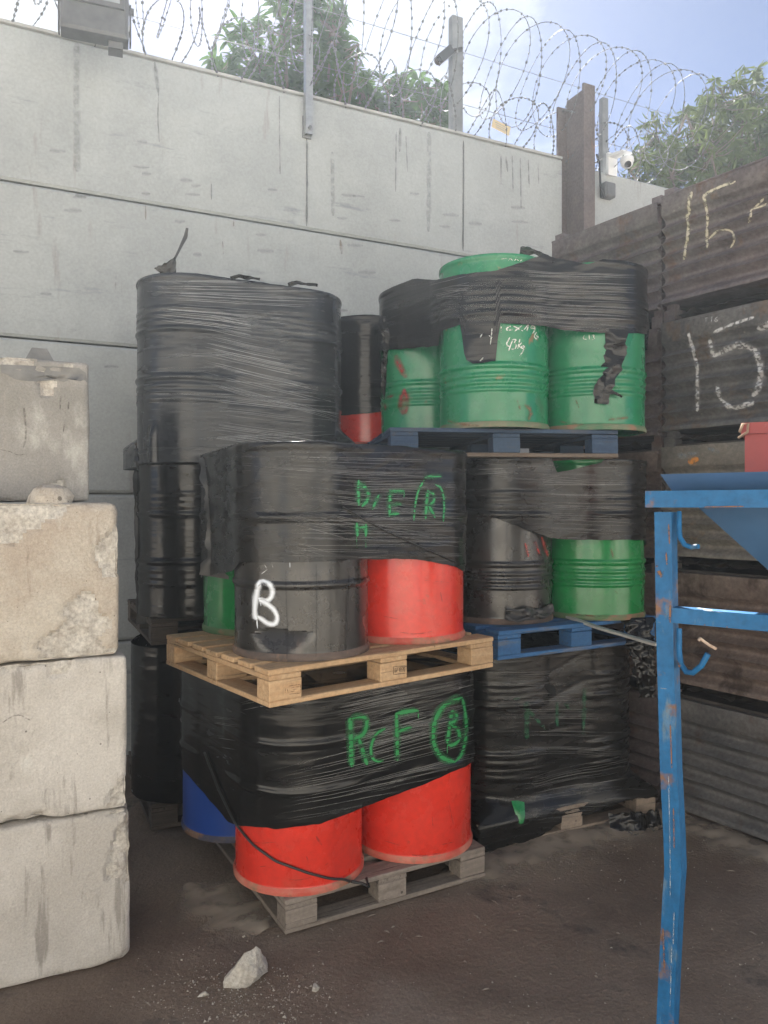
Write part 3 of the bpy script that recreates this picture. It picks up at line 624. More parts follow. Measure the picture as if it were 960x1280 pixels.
# ------------------------------------------------------------------ drums
DR, DH = .286, .865
def drum_profile(kind):
    pr = [(.26, .012), (.284, .012), (.287, 0), (.2925, .001), (.2935, .012), (.2925, .02), (.288, .026)]
    feats = {'plain': [(.30, .0095, .016), (.57, .0095, .016)], 'ribbed': [(.31, .0095, .016), (.262, .0062, .0125), (.225, .0062, .0125), (.19, .0062, .0125), (.57, .0095, .016), (.61, .0062, .0125), (.645, .0062, .0125), (.68, .0062, .0125)],
             'smooth': [(.43, .007, .016), (.63, .007, .016)]}[kind]
    z = .034
    while z < DH - .03:
        r = DR + sum(a * max(0, 1 - ((z - c) / s) ** 2) for c, a, s in feats)
        pr.append((r, z)); z += .0042
    pr += [(.288, DH - .026), (.2925, DH - .02), (.2935, DH - .012), (.2925, DH - .001), (.287, DH), (.283, DH - .01), (.282, DH - .02)]
    return pr
_dm = {}
_rims = {k: mat('worn_rim_' + k, a, b, 9, .65, c3=(.22, .13, .08), t3=.52, s3=7, w3=.1, bump=.2) for k, a, b in
         ((M_red.name, (.45, .07, .045), (.5, .2, .14)), (M_green.name, (.05, .14, .07), (.2, .17, .11)), (M_green2.name, (.03, .13, .04), (.12, .14, .07)), (M_blue.name, (.02, .035, .12), (.1, .09, .09)), (M_black.name, (.05, .04, .035), (.13, .09, .07)))}
def drum(name, label, x, y, z, kind, m, group=None, rz=0, dents=(), lidm=None):
    o = thing(name, label, 'drum', (x, y, z), rz, group or 'steel drums on pallets')
    key = (kind, m.name) if not dents else None
    if key not in _dm or not key:
        mb = MB().lathe(drum_profile(kind), 72)
        for a, zc, ra, rzz, dep in dents:
            if ra < 0:      # a flat crease: a facet pressed in, ending in a sharp fold at its top
                ca, sa = math.cos(a), math.sin(a)
                for v in mb.v:
                    tp = zc + .006 * math.sin(v.x * 40) - .25 * abs(-sa * v.x + ca * v.y)
                    if .024 < v.z < tp:
                        d = v.x * ca + v.y * sa - (DR - (v.z - .024) * dep)
                        if d > 0: v.x -= ca * d; v.y -= sa * d
                continue
            for v in mb.v:
                f = math.atan2(v.y, v.x); da = (f - a + math.pi) % (2 * math.pi) - math.pi; k = (da / ra) ** 2 + ((v.z - zc) / rzz) ** 2
                if k < 1 and .03 < v.z < DH - .03:
                    s = 1 - dep / DR * (1 - k) ** .7 * (.75 + .5 * abs(da / ra)); v.x *= s; v.y *= s
        for v in mb.v:
            if .03 < v.z < DH - .03:
                k = 1 + .006 * fbm(v.x * 3 + len(_dm), v.y * 3, v.z * 3.5) - .012 * max(0, nz(v.x * 5 + len(_dm) * 3, v.y * 5, v.z * 5) - .35); v.x *= k; v.y *= k
        me = mb.mesh('body', m, 40)
        if key: _dm[key] = me
    else: me = _dm[key]
    link('body', me, o)
    rk = ('rim', m.name)
    if rk not in _dm:
        c = m.node_tree.nodes['Principled BSDF']; rm = _rims.get(m.name)
        _dm[rk] = MB().lathe([(.280, .004), (.2875, -.0002), (.2935, .0006), (.2945, .012), (.2936, .0195), (.2895, .0255), (.2880, .030)], 64).mesh('rim', rm, 40)
    link('rim', _dm[rk], o)
    lk = ('lid', (lidm or m).name)
    if lk not in _dm:
        _dm[lk] = MB().lathe([(.282, DH - .02), (.25, DH - .019), (.24, DH - .013), (.1, DH - .012), (.001, DH - .012)], 48).mesh('lid', lidm or m, 40)
        _dm[lk + ('b',)] = MB().lathe([(.034, 0), (.034, .012), (.028, .015), (.001, .015)], 14).mesh('bung', M_steel, 40)
    l = link('lid', _dm[lk], o); link('bung', _dm[lk + ('b',)], l, (.18, 0, DH - .012)); link('bung', _dm[lk + ('b',)], l, (-.2, .02, DH - .012))
    return o
Z0, Z1, Z2 = .144, 1.153, 2.162

def facing(x, y, px):   # angle on a drum whose normal points towards the camera at pixel column px
    a = math.atan2(-y, -x); return a + math.asin(max(-1, min(1, ((px - 480) / F * math.hypot(x, y) * 1 - x) / DR * .97)))
D = {}
FA, FB, FC, FD_ = (-.385, 3.45), (.14, 3.74), (-.75, 3.95), (-.2, 4.27)
D['fa'] = drum('red_drum', 'red drum with a black cord across it on the bottom front pallet', *FA, Z0, 'smooth', M_red, dents=[(facing(*FA, 437), .17, .42, .2, .016)])
D['fb'] = drum('red_drum', 'red drum under the green lettering, right one on the bottom front pallet', *FB, Z0, 'smooth', M_red)
D['fc'] = drum('blue_drum', 'blue drum in the shade beside the lower red drums', *FC, Z0, 'smooth', M_blue)
GA, GB, GC, GD = (-.356, 3.29), (.095, 3.66), (-.625, 3.87), (-.19, 4.16)
D['ga'] = drum('black_drum', 'scuffed black drum with a white sprayed letter B on the pine pallet', *GA, Z1, 'plain', M_black, dents=[(facing(*GA, 352), .135, -1, 0, .4)])
D['gb'] = drum('red_drum', 'red drum next to the lettered black drum on the pine pallet', *GB, Z1, 'smooth', M_red)
D['gc'] = drum('green_drum', 'green drum half hidden behind the lettered black drum on the pine pallet', *GC, Z1, 'plain', M_green2)
RA, RB, RC, RD = (.64, 4.22), (1.19, 4.36), (.49, 4.78), (1.04, 4.92)
D['ra'] = drum('black_drum', 'glossy black drum with red smears on the blue pallet', *RA, Z1, 'ribbed', M_black)
D['rb'] = drum('green_drum', 'bright green ribbed drum on the blue pallet at mid height', *RB, Z1, 'ribbed', M_green2)
TA, TB_, TCc, TD = (.587, 4.07), (1.14, 4.2), (.27, 4.6), (.83, 4.74)
D['ta'] = drum('green_drum', 'green drum chalked 43kg at the front of the top right pallet', *TA, Z2, 'ribbed', M_green)
D['tb'] = drum('green_drum', 'top right green drum with a torn strip of black film hanging down it', *TB_, Z2, 'ribbed', M_green)
D['tc'] = drum('green_drum', 'top green drum with red sprayed marks left of the 43kg drum', *TCc, Z2, 'ribbed', M_green)
D['td'] = drum('green_drum', 'green drum at the back of the top right pallet under the film', *TD, Z2, 'ribbed', M_green)
LA, LB, LC, LD = (-1.12, 4.41), (-.565, 4.69), (-1.25, 4.99), (-.70, 5.26)
MA = (-.12, 5.32)
D['ma'] = drum('red_drum', 'red drum at the back, wrapped black above, between the two high stacks', *MA, Z2, 'smooth', M_red)
for zz, lab in ((Z0, 'black drum at the bottom of the rear stack between the two high stacks'), (Z1, 'black drum at mid height of the rear stack between the two high stacks')):
    drum('black_drum', lab, *MA, zz, 'plain', M_black)

# ------------------------------------------------------------------ pallets
def pallet(label, cx, cy, z, rz, L=1.2, W=1.0, m=M_pine, seed=0, m2=None, dm=None, bm2=None, group='wooden pallets under the drums'):
    rnd = random.Random(seed); o = thing('pallet', label, 'pallet', (cx, cy, z), rz, group); m2 = m2 or m; dm = dm or m; bm2 = bm2 or m
    def pc(nm, sx, sy, sz, x, y, zc, turn=0, mm=m):
        q = link(nm, bevbox(sx, sy, sz, mm), o, (x, y, zc + .0)); q.rotation_euler = (rnd.uniform(-.004, .004), rnd.uniform(-.003, .003), turn + rnd.uniform(-.006, .006))
    xs_ = (-L / 2 + .0725, 0, L / 2 - .0725); ys_ = (-W / 2 + .05, 0, W / 2 - .05)
    for y in ys_: pc('bottom_board', L, .098, .021, 0, y, .0105, 0, bm2)
    for x in (xs_[0], xs_[2]):
        for y in (-W / 4, W / 4): pc('cross_board', W / 2 - .106, .098, .021, x - (.022 if x < 0 else -.022), y, .0105, math.pi / 2)
    for i, x in enumerate(xs_):
        for y in ys_: pc('block', .143, .098, .077, x, y, .0605, 0, m2)
    for x in xs_: pc('stringer_board', W - .004, .143, .021, x, 0, .110, math.pi / 2, m2)
    n = 7; bw_ = .112; gap = (W - n * bw_) / (n - 1)
    for i in range(n): pc('deck_board', L, bw_, .0215, rnd.uniform(-.004, .004), -W / 2 + bw_ / 2 + i * (bw_ + gap), .1325, 0, dm)
    return o
A37 = math.atan2(.613, .79); A29 = math.atan2(.49, .87)
P_f1 = pallet('clean pine pallet under the drum lettered B', -.263, 3.613, 1.009, A37, 1.2, 1.0, M_pine, 1)
P_f0 = pallet('dusty grey pallet on the ground under the two lower red drums', -.255, 3.9, 0, A29, 1.02, 1.2, M_greyw, 2)
P_r1 = pallet('blue painted pallet under the bright green drum at mid height', .75, 4.52, 1.009, R(29), 1.1, 1.2, M_bluew, 3)
P_r2 = pallet('worn blue and bare wood pallet under the 43kg green drum', .555, 4.36, 2.018, R(8), 1.2, 1.0, M_oldw, 4, M_blued, M_blued, M_brownw)
P_r0 = pallet('crushed old pallet on the ground under the fully wrapped load at right', .8, 4.6, 0, R(25), 1.2, 1.05, M_oldw, 5)
for zz, lab in ((0, 'dark pallet on the ground under the left rear stack'), (1.009, 'dark pallet at mid height of the left rear stack'), (2.018, 'pallet wrapped in under the big upper black load')):
    pallet(lab, -.94, 4.84, zz, WRZ, 1.2, 1.0, M_darkw, 6 + int(zz * 10))
for zz, lab in ((0, 'pallet on the ground of the rear middle stack'), (1.009, 'middle pallet of the rear middle stack'), (2.018, 'upper pallet of the rear stack under the red drum')):
    pallet(lab, .06, 5.42, zz, WRZ, 1.2, .8, M_darkw, 40 + int(zz * 10))

# ------------------------------------------------------------------ stretch film
def hull2(pts):
    pts = sorted(set(pts)); 
    def half(p):
        h = []
        for q in p:
            while len(h) > 1 and (h[-1][0] - h[-2][0]) * (q[1] - h[-2][1]) - (h[-1][1] - h[-2][1]) * (q[0] - h[-2][0]) <= 0: h.pop()
            h.append(q)
        return h
    a = half(pts); b = half(pts[::-1]); return a[:-1] + b[:-1]
def ring(circles, r):
    pts = [(round(x + r * math.cos(2 * math.pi * i / 90), 6), round(y + r * math.sin(2 * math.pi * i / 90), 6)) for x, y, *k in circles for i in range(90)]
    return hull2(pts)
def resample(h, ds):
    out_ = []; n = len(h); L = sum(math.dist(h[i], h[(i + 1) % n]) for i in range(n)); k = int(L / ds); step = L / k; acc = 0; tgt = 0
    for i in range(n):
        a, b = h[i], h[(i + 1) % n]; d = math.dist(a, b)
        while tgt < acc + d - 1e-9 and len(out_) < k:
            f = (tgt - acc) / d; out_.append((a[0] + (b[0] - a[0]) * f, a[1] + (b[1] - a[1]) * f)); tgt += step
        acc += d
    return out_, L
def rayr(h, c, ang):
    dx, dy = math.cos(ang), math.sin(ang); best = 0
    for i in range(len(h)):
        (ax, ay), (bx, by) = h[i], h[(i + 1) % len(h)]; ex, ey = bx - ax, by - ay; den = dx * ey - dy * ex
        if abs(den) < 1e-12: continue
        t_ = ((ax - c[0]) * ey - (ay - c[1]) * ex) / den; s_ = ((ax - c[0]) * dy - (ay - c[1]) * dx) / den
        if t_ > 0 and -1e-6 <= s_ <= 1 + 1e-6: best = max(best, t_)
    return best
def wrap(name, label, circles, zt, zb, seed, m=M_film, ttab=None, btab=None, fold=0, hoops=(), amp=1.0, skirt=None, skz=0, ds=.0125, ragged=.005, sag=.02, bulge=0, bundles=(), cm=None):
    h = ring(circles, .2985); P, L = resample(h, ds); n = len(P); cx = sum(p[0] for p in P) / n; cy = sum(p[1] for p in P) / n
    o = thing(name, label, 'stretch wrap', (cx, cy, zb), 0, 'black stretch film round the drum stacks')
    hs = ring([(a, b) for a, b in skirt], .012) if skirt else None
    cols = []
    nr = max(10, int((zt - zb) / .0085)); rows = [[] for _ in range(nr + 1)]; uvs = [[] for _ in range(nr + 1)]; folds = [[] for _ in range(4)]
    for j, (x, y) in enumerate(P):
        s = L * j / n; xa, ya = P[j - 1]; xb, yb = P[(j + 1) % n]; tx, ty = xb - xa, yb - ya; q = math.hypot(tx, ty); nx, ny = ty / q, -tx / q
        if nx * (x - cx) + ny * (y - cy) < 0: nx, ny = -nx, -ny
        dc = min(math.hypot(x - c[0], y - c[1]) for c in circles) - .2985; flat = min(1, max(0, dc / .05))
        front = nx * (0 - x) + ny * (0 - y) > 0
        px = 480 + x / y * F; ct = zt; cb = zb
        if front and ttab: ct = min(zt, H - (table(ttab, px) - HY) / F * y)
        if front and btab: cb = H - (table(btab, px) - HY) / F * y
        elif btab: cb = zb + .06 * nz(s * 2, seed)
        cb += ragged * fbm(s * 9, seed) ; ct += (ragged * .6 * fbm(s * 14, seed + 5) if not fold else 0)
        ph = math.atan2(y - cy, x - cx); rs = rayr(hs, (cx, cy), ph) - math.hypot(x - cx, y - cy) if hs else 0
        cols.append((px if front else -1e4, cb, ct))
        # the seam is hidden at the back: periodic noise through the circle position
        for i in range(nr + 1):
            f = i / nr; z = cb + (ct - cb) * f; qx, qy = x * 1.0, y * 1.0
            a1 = fbm(qx * 1.6 + seed, qy * 1.6 + 7, (z + .10 * (qx + qy * .5)) * 26); a2 = fbm(qx * 2.2, qy * 2.2 + seed, (z - .32 * (qx + .6 * qy)) * 21); k = sstep(-.1, .2, nz(qx * 1.7, qy * 1.7 + seed, z * 2.2))
            dsp = amp * (.0005 * a1 * (1 - k) + .0012 * a2 * k) * (.4 + flat * 1.8) + amp * .004 * max(0, fbm(qx * 4, qy * 4 + seed, z * 5) - .3)
            dsp -= flat * sag * (.6 + .5 * nz(s * 1.5, z * 3 + seed)) * math.sin(min(1, dc / .1) * math.pi / 2)
            for hz, ha in hoops: dsp += ha * max(0, 1 - ((z - hz) / .018) ** 2) * (1 - flat)
            if bulge: dsp += bulge * (1 - f) ** 3
            if hs and z < skz + .1: dsp += max(0, rs) * (1 - sstep(skz - .02, skz + .1, z))
            rows[i].append((x + nx * dsp - cx, y + ny * dsp - cy, z - zb)); uvs[i].append((s, z))
        if fold:
            for i, ff in enumerate((.012, .05, .1, fold)):
                jx = x - nx * ff - (x - cx) * ff * .3; jy = y - ny * ff - (y - cy) * ff * .3
                folds[i].append((jx - cx, jy - cy, ct - zb + (.004, .005, .003, 0)[i] + .006 * fbm(s * 7, ff * 20, seed)))
    mb = MB(); R_ = rows + (folds if fold else []); mb.grid(R_, True); mb.uv = [q for r in uvs for q in r] + ([(L * j / n, zt + .05 * (i + 1)) for i in range(4) for j in range(n)] if fold else [])
    fo = link('film', mb.mesh('film', m, 180), o)
    rnd = random.Random(seed * 13 + 5); cb_ = MB(); cb_.uv = []
    fr = [j for j in range(n) if cols[j][0] > -1e3]
    order = sorted(fr, key=lambda j: cols[j][0]); jx = {}
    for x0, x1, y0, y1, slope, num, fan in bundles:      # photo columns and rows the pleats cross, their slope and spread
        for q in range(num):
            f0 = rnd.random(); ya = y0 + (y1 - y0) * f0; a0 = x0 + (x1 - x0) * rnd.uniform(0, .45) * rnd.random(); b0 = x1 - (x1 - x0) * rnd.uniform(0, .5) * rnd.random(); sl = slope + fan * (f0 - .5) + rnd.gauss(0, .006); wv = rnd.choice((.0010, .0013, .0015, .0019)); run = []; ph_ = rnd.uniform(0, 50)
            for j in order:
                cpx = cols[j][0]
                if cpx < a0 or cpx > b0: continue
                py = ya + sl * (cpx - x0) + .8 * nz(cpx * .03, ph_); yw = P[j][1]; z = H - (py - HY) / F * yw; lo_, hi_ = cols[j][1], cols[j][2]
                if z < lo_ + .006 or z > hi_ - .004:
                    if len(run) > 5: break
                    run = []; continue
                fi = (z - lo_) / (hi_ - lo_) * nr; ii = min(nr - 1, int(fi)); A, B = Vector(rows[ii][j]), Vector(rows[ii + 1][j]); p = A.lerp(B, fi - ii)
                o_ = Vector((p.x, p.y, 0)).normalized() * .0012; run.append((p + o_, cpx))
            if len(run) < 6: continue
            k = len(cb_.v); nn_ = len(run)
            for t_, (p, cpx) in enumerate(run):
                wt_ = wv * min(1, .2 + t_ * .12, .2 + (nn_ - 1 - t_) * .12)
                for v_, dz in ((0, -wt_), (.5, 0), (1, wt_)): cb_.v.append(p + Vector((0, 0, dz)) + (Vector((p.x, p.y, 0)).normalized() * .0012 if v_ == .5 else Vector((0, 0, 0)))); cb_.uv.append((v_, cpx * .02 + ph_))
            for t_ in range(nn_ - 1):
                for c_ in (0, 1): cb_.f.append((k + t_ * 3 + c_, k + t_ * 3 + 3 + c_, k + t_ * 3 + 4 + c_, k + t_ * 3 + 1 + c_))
    if cb_.v: q = link('pleat_glints', cb_.mesh('pleat_glints', cm or P_glint, 180), o); q['kind'] = 'stuff'; q['is_paint'] = 1  # pale ribbons imitate glints along the stretched creases
    return o
TOP = lambda z: z + DH + .004
pal = lambda cx, cy, rz, L=1.2, W=1.0: [(cx + a * L / 2 * math.cos(rz) - b * W / 2 * math.sin(rz), cy + a * L / 2 * math.sin(rz) + b * W / 2 * math.cos(rz)) for a in (-1, 1) for b in (-1, 1)]
hp = lambda z: [(z + .31, .010), (z + .57, .010)] + [(z + q, .005) for q in (.19, .225, .262, .61, .645, .68)] + [(z + DH - .01, .006)]
W_f0 = wrap('stretch_wrap', 'black film with green sprayed letters RcF above the lower red drums', [FA, FB, FC, FD_], TOP(Z0) - .004, .45, 1, M_film,
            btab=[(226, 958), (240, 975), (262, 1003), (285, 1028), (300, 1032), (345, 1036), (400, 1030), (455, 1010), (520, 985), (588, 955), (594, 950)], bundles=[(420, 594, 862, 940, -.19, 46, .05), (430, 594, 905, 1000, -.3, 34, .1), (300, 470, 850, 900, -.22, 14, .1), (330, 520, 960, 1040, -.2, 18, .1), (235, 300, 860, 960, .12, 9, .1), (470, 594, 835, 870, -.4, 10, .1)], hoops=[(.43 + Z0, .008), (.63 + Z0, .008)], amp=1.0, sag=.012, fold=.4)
W_f1 = wrap('stretch_wrap', 'black film with faint green letters round the drums on the pine pallet', [GA, GB, GC, GD], TOP(Z1), 1.5, 2, M_filmd,
            btab=[(250, 722), (290, 714), (300, 703), (380, 703), (460, 699), (520, 699), (560, 706), (582, 714)], fold=.2, bundles=[(430, 580, 590, 700, .0, 54, .03), (300, 580, 562, 640, .1, 30, .2), (300, 470, 575, 690, .25, 18, .35), (300, 580, 640, 700, .02, 16, .06), (520, 580, 570, 690, .0, 14, .02)], hoops=[(Z1 + .57, .009), (Z1 + DH - .01, .006)], amp=1.3, sag=.014)
R0 = [(.61, 4.29), (1.15, 4.54), (.36, 4.83), (.9, 5.08)]
W_r0 = wrap('stretch_wrap', 'ground level load at right completely wrapped in black film with a small tear', R0, TOP(Z0) - .004, .1, 3, M_filmd,
            btab=[(585, 1060), (620, 1052), (660, 1045), (700, 1027), (750, 1008), (790, 990), (800, 985)], bundles=[(595, 785, 840, 940, .01, 46, .05), (640, 790, 975, 1035, -.12, 34, .25), (595, 700, 940, 1000, -.06, 14, .1), (700, 785, 820, 880, .04, 14, .1), (590, 700, 1010, 1056, -.12, 12, .2)], cm=P_glintd, hoops=hp(Z0), amp=1.5, sag=.025, skirt=pal(.8, 4.6, R(25), 1.2, 1.05), skz=.14, ragged=.02)
W_r1 = wrap('stretch_wrap', 'black film round the upper half of the drums on the blue pallet', [RA, RB, RC, RD], TOP(Z1) - .004, 1.55, 4, M_filmd,
            ttab=[(560, 560), (688, 566), (697, 590), (712, 588), (752, 578), (765, 560), (800, 560)], btab=[(560, 636), (600, 640), (640, 655), (690, 673), (720, 675), (800, 675)], bundles=[(585, 700, 572, 660, -.03, 24, .1), (640, 797, 580, 672, .02, 40, .06), (600, 760, 560, 600, .06, 12, .1), (640, 720, 590, 640, -.55, 12, .3)], hoops=hp(Z1), amp=1.2)
W_r2 = wrap('stretch_wrap', 'black film band round the top right green drums', [TA, TB_, TCc, TD], TOP(Z2), 2.6, 5, M_film,
            ttab=[(470, 340), (478, 351), (520, 348), (545, 350), (575, 343), (620, 338), (655, 327), (680, 318), (700, 322), (735, 330), (760, 322), (800, 322)],
            btab=[(472, 438), (500, 436), (548, 432), (551, 414), (576, 405), (581, 449), (592, 455), (620, 452), (624, 404), (680, 407), (720, 414), (760, 416), (800, 417)], bundles=[(640, 797, 335, 415, .05, 52, .04), (480, 650, 350, 440, -.22, 30, .12), (550, 690, 345, 405, .02, 26, .05)], hoops=hp(Z2), amp=1.0)
W_l2 = wrap('stretch_wrap', 'big upper left load fully wrapped in greyish black film with a spiky top edge', [LA, LB, LC, LD], TOP(Z2), 2.005, 6, M_filmb, fold=.2, bundles=[(250, 425, 385, 480, .22, 60, .1), (180, 430, 350, 400, .06, 34, .12), (185, 300, 440, 540, .0, 22, .1), (250, 425, 470, 545, .12, 26, .1), (185, 425, 550, 585, -.02, 18, .08)], cm=P_glintb, sag=.018, hoops=hp(Z2), amp=1.1, skirt=pal(-.94, 4.84, WRZ), skz=Z2 - .01)
W_l1 = wrap('stretch_wrap', 'dark wrapped drums of the left rear stack at mid height', [LA, LB, LC, LD], TOP(Z1) - .03, 1.16, 7, M_film, bundles=[(225, 262, 600, 720, 0, 26, .03)], hoops=hp(Z1), amp=.8)
W_l0 = wrap('stretch_wrap', 'dark wrapped drums of the left rear stack on the ground', [(-1.16, 4.43), (-.6, 4.71), LC, LD], TOP(Z0) - .02, .15, 8, M_film, amp=.8)
W_m = wrap('stretch_wrap', 'black film on the rear red drum between the two high stacks', [MA], TOP(Z2), 2.35, 9, M_film, btab=[(425, 520), (440, 518), (485, 514)], bundles=[(430, 482, 400, 515, .03, 20, .1)], fold=.1, amp=1.0, sag=0)

def shred(name, label, path, w0, w1, m, seed, crumple=.02, parent=None, nseg=40, nc=7):
    """a crumpled hanging strip of film along a path of points"""
    pts = [Vector(p) for p in path]; L = [0]
    for a, b in zip(pts, pts[1:]): L.append(L[-1] + (b - a).length)
    rows = []; uv = []
    for i in range(nseg + 1):
        d = L[-1] * i / nseg; k = max(j for j in range(len(L) - 1) if L[j] <= d + 1e-9) if i < nseg else len(L) - 2; f = (d - L[k]) / (L[k + 1] - L[k]); p = pts[k].lerp(pts[k + 1], f); t_ = (pts[k + 1] - pts[k]).normalized()
        view = (p - CAM).normalized(); ac = t_.cross(view).normalized(); nn = ac.cross(t_).normalized(); w_ = w0 + (w1 - w0) * i / nseg; w_ *= 1 + .35 * fbm(i * .22, seed)
        r = []
        for j in range(nc):
            g = j / (nc - 1) - .5; r.append(p + ac * (g * w_ + crumple * .5 * nz(i * .14, j * .5, seed)) - view * abs(crumple * 1.3 * fbm(j * .7 + seed, i * .08)) ); uv.append((g * w_, d))
        rows.append(r)
    c = pts[0]; mb = MB().grid([[x - c for x in r] for r in rows]); mb.uv = uv
    o = link(name, mb.mesh(name, m, 180), parent, c if not parent else None)
    if label: tag(o, label, 'torn film', 'loose scraps of black film')
    return o
# torn strip down the top right drum, scraps on tops, clump by the blue pallet
def on(px, py, objs, off=.01):
    h = hit(px, py, [x for t in objs for x in meshes(t) if not x.get('is_paint')])
    return h[0] + h[1] * off if h else None
shred('film_scrap', 'torn strip of black film hanging down the top right green drum', [on(770, 412, [D['tb'], W_r2]), on(767, 440, [D['tb']]), on(762, 470, [D['tb']]), on(752, 490, [D['tb']]), on(750, 505, [D['tb']])], .12, .07, M_filmd, 3, .03)
shred('film_scrap', 'small twisted tail at the end of the hanging film strip', [on(752, 485, [D['tb']], .03), on(766, 491, [D['tb']], .03), on(774, 497, [D['tb']], .025)], .03, .012, M_filmd, 4, .012, nseg=14)
shred('film_scrap', 'crumpled hank of black film hanging off the end of the blue pallet', [at(797, 772, 4.1), at(800, 800, 4.05), at(806, 840, 4.05), at(809, 872, 4.08)], .16, .08, M_film, 5, .035, nseg=60, nc=13)
shred('film_scrap', 'rag of black film lying on the ground by the crushed pallet', [gnd(762, 1030, .03), gnd(790, 1029, .045), gnd(826, 1024, .02)], .11, .1, M_filmd, 6, .03, nseg=30, nc=9)
shred('film_scrap', 'black film spike standing up from the top of the big left load', [at(205, 345, 4.2), at(213, 334, 4.2), at(219, 322, 4.2)], .13, .008, M_film, 7, .015, nseg=16)
shred('film_scrap', 'thin dark sliver of film sticking up in front of the white wall', [at(217, 326, 4.25), at(226, 308, 4.28), at(232, 296, 4.3), at(234, 285, 4.3)], .012, .02, M_filmg, 8, .006, nseg=16)
shred('film_scrap', 'twisted scrap of film on the rim of the 43kg drum', [at(650, 313, 3.9), at(668, 315, 3.88), at(684, 322, 3.86), at(692, 330, 3.84)], .035, .02, M_filmd, 9, .02, nseg=24)
shred('film_scrap', 'hanging rope of twisted film on the left edge of the top right load', [at(479, 395, 4.35), at(482, 420, 4.35), at(481, 450, 4.36), at(479, 500, 4.4)], .05, .02, M_filmd, 11, .03, nseg=40)
for k, (a, lab) in enumerate((((300, 344), 'ragged film tuft on the middle of the big left load top'), ((372, 352), 'ragged film tuft near the right of the big left load top'))):
    shred('film_scrap', lab, [at(a[0] - 12, a[1] + 4, 4.2 + k * .1), at(a[0], a[1] + 1, 4.2 + k * .1), at(a[0] + 25, a[1] + 5, 4.25 + k * .1)], .02, .015, M_film, 20 + k, .02, nseg=20)
shred('film_scrap', 'loose flap of film folded at the left end of the middle load', [at(262, 570, 3.72), at(268, 600, 3.66), at(275, 640, 3.62), at(278, 690, 3.6), at(272, 722, 3.6)], .1, .16, M_filmg, 14, .02, nseg=36, nc=9)
shred('film_scrap', 'crinkled film tag at the foot of the glossy black drum', [on(632, 765, [D['ra']], .02), on(655, 768, [D['ra']], .03), on(686, 762, [D['ra']], .03)], .07, .05, M_filmg, 15, .05, nseg=26, nc=9)
shred('film_scrap', 'pale flap of film at the left end of the left rear stack', [at(176, 588, 4.3), at(176, 640, 4.28), at(178, 700, 4.28), at(180, 780, 4.3)], .07, .08, M_filmg, 16, .02, nseg=36)
shred('film_scrap', 'torn film edge under the left of the upper left load', [at(172, 560, 4.3), at(176, 575, 4.28), at(178, 586, 4.28)], .05, .06, M_filmg, 17, .03, nseg=16)
# strap and cords
mb = MB(); a, b = at(688, 763, 4.3), at(822, 806, 3.52); sweep_bar(mb, [a, a.lerp(b, .5) + Vector((0, 0, -.01)), b], (b - a).cross(Vector((0, 0, 1))).normalized(), Vector((0, 0, 1)), .03, .012)
tag(link('lath', mb.mesh('lath', M_lath)), 'pale flat strap sticking out from the blue pallet towards the blue post', 'strap')
def cord(label, pts, r, objs, off):
    P = []
    for (a, b), (c, d) in zip(pts, pts[1:]):
        k = max(1, int(math.dist((a, b), (c, d)) / 5))
        for i in range(k):
            q = on(a + (c - a) * i / k, b + (d - b) * i / k, objs, off)
            if q is not None: P.append(q)
    S2 = [P[0]] + [(P[i - 1] + P[i] * 2 + P[i + 1]) / 4 for i in range(1, len(P) - 1)] + [P[-1]]
    tag(link('cord', MB().tube(S2, r, 6).mesh('cord', M_rubber, 180)), label, 'cord')
cord('black cord hanging diagonally over the lower film and across the red drum', [(258, 940), (275, 985), (296, 1028), (318, 1055), (345, 1075), (385, 1090), (410, 1097), (440, 1102)], .0055, [W_f0, D['fa'], D['fc']], .01)
cord('thin dark cord slanting down across the film with the faint green letters', [(428, 634), (455, 650), (490, 668), (530, 686), (572, 704)], .0032, [W_f1], .006)
mb = MB().tube([at(440, 1102, 3.24), at(452, 1104, 3.3), gnd(461, 1108, .15), gnd(458, 1098, .16)], .007, 6); tag(link('cord', mb.mesh('cord', M_rubber, 180)), 'knotted end of the black cord on the grey pallet edge', 'cord')

# ------------------------------------------------------------------ steel box stillages at right
dv = Vector((-.5705, .821, 0)).normalized(); SRZ = math.atan2(dv.y, dv.x)
ST0 = Vector((1.723, 4.425, 0)); BL = .85
M_gapfill = mat('dark_gap_fill', (.03, .027, .025), (.06, .05, .045), 12, .8, bump=.8, bscale=20)
def stil_meshes(L, W, seed):
    r = {}
    def corr(hl, facing_y):
        prof = [(0, .0), (.115, .0)]; z = .115   # (distance below top, depth)
        for i in range(6):
            prof += [(z + .084 * k / 10, -.042 * (.5 - .5 * math.cos(2 * math.pi * k / 10)) ** .6) for k in range(1, 11)]; z += .084
        prof += [(.64, 0)]
        nxx = 14; rows = []
        for d, y in prof: rows.append([(-hl + 2 * hl * i / nxx, y + .004 * fbm(i * .35 + seed, d * 6), .64 - d + .004 * nz(i * .5, d * 3 + seed)) for i in range(nxx + 1)])
        mb = MB().grid(rows); mb.box((-hl, -.03, .628), (hl, .004, .64)); mb.box((-hl, -.03, .0), (hl, .003, .012)); return mb
    return corr
_sm = {}
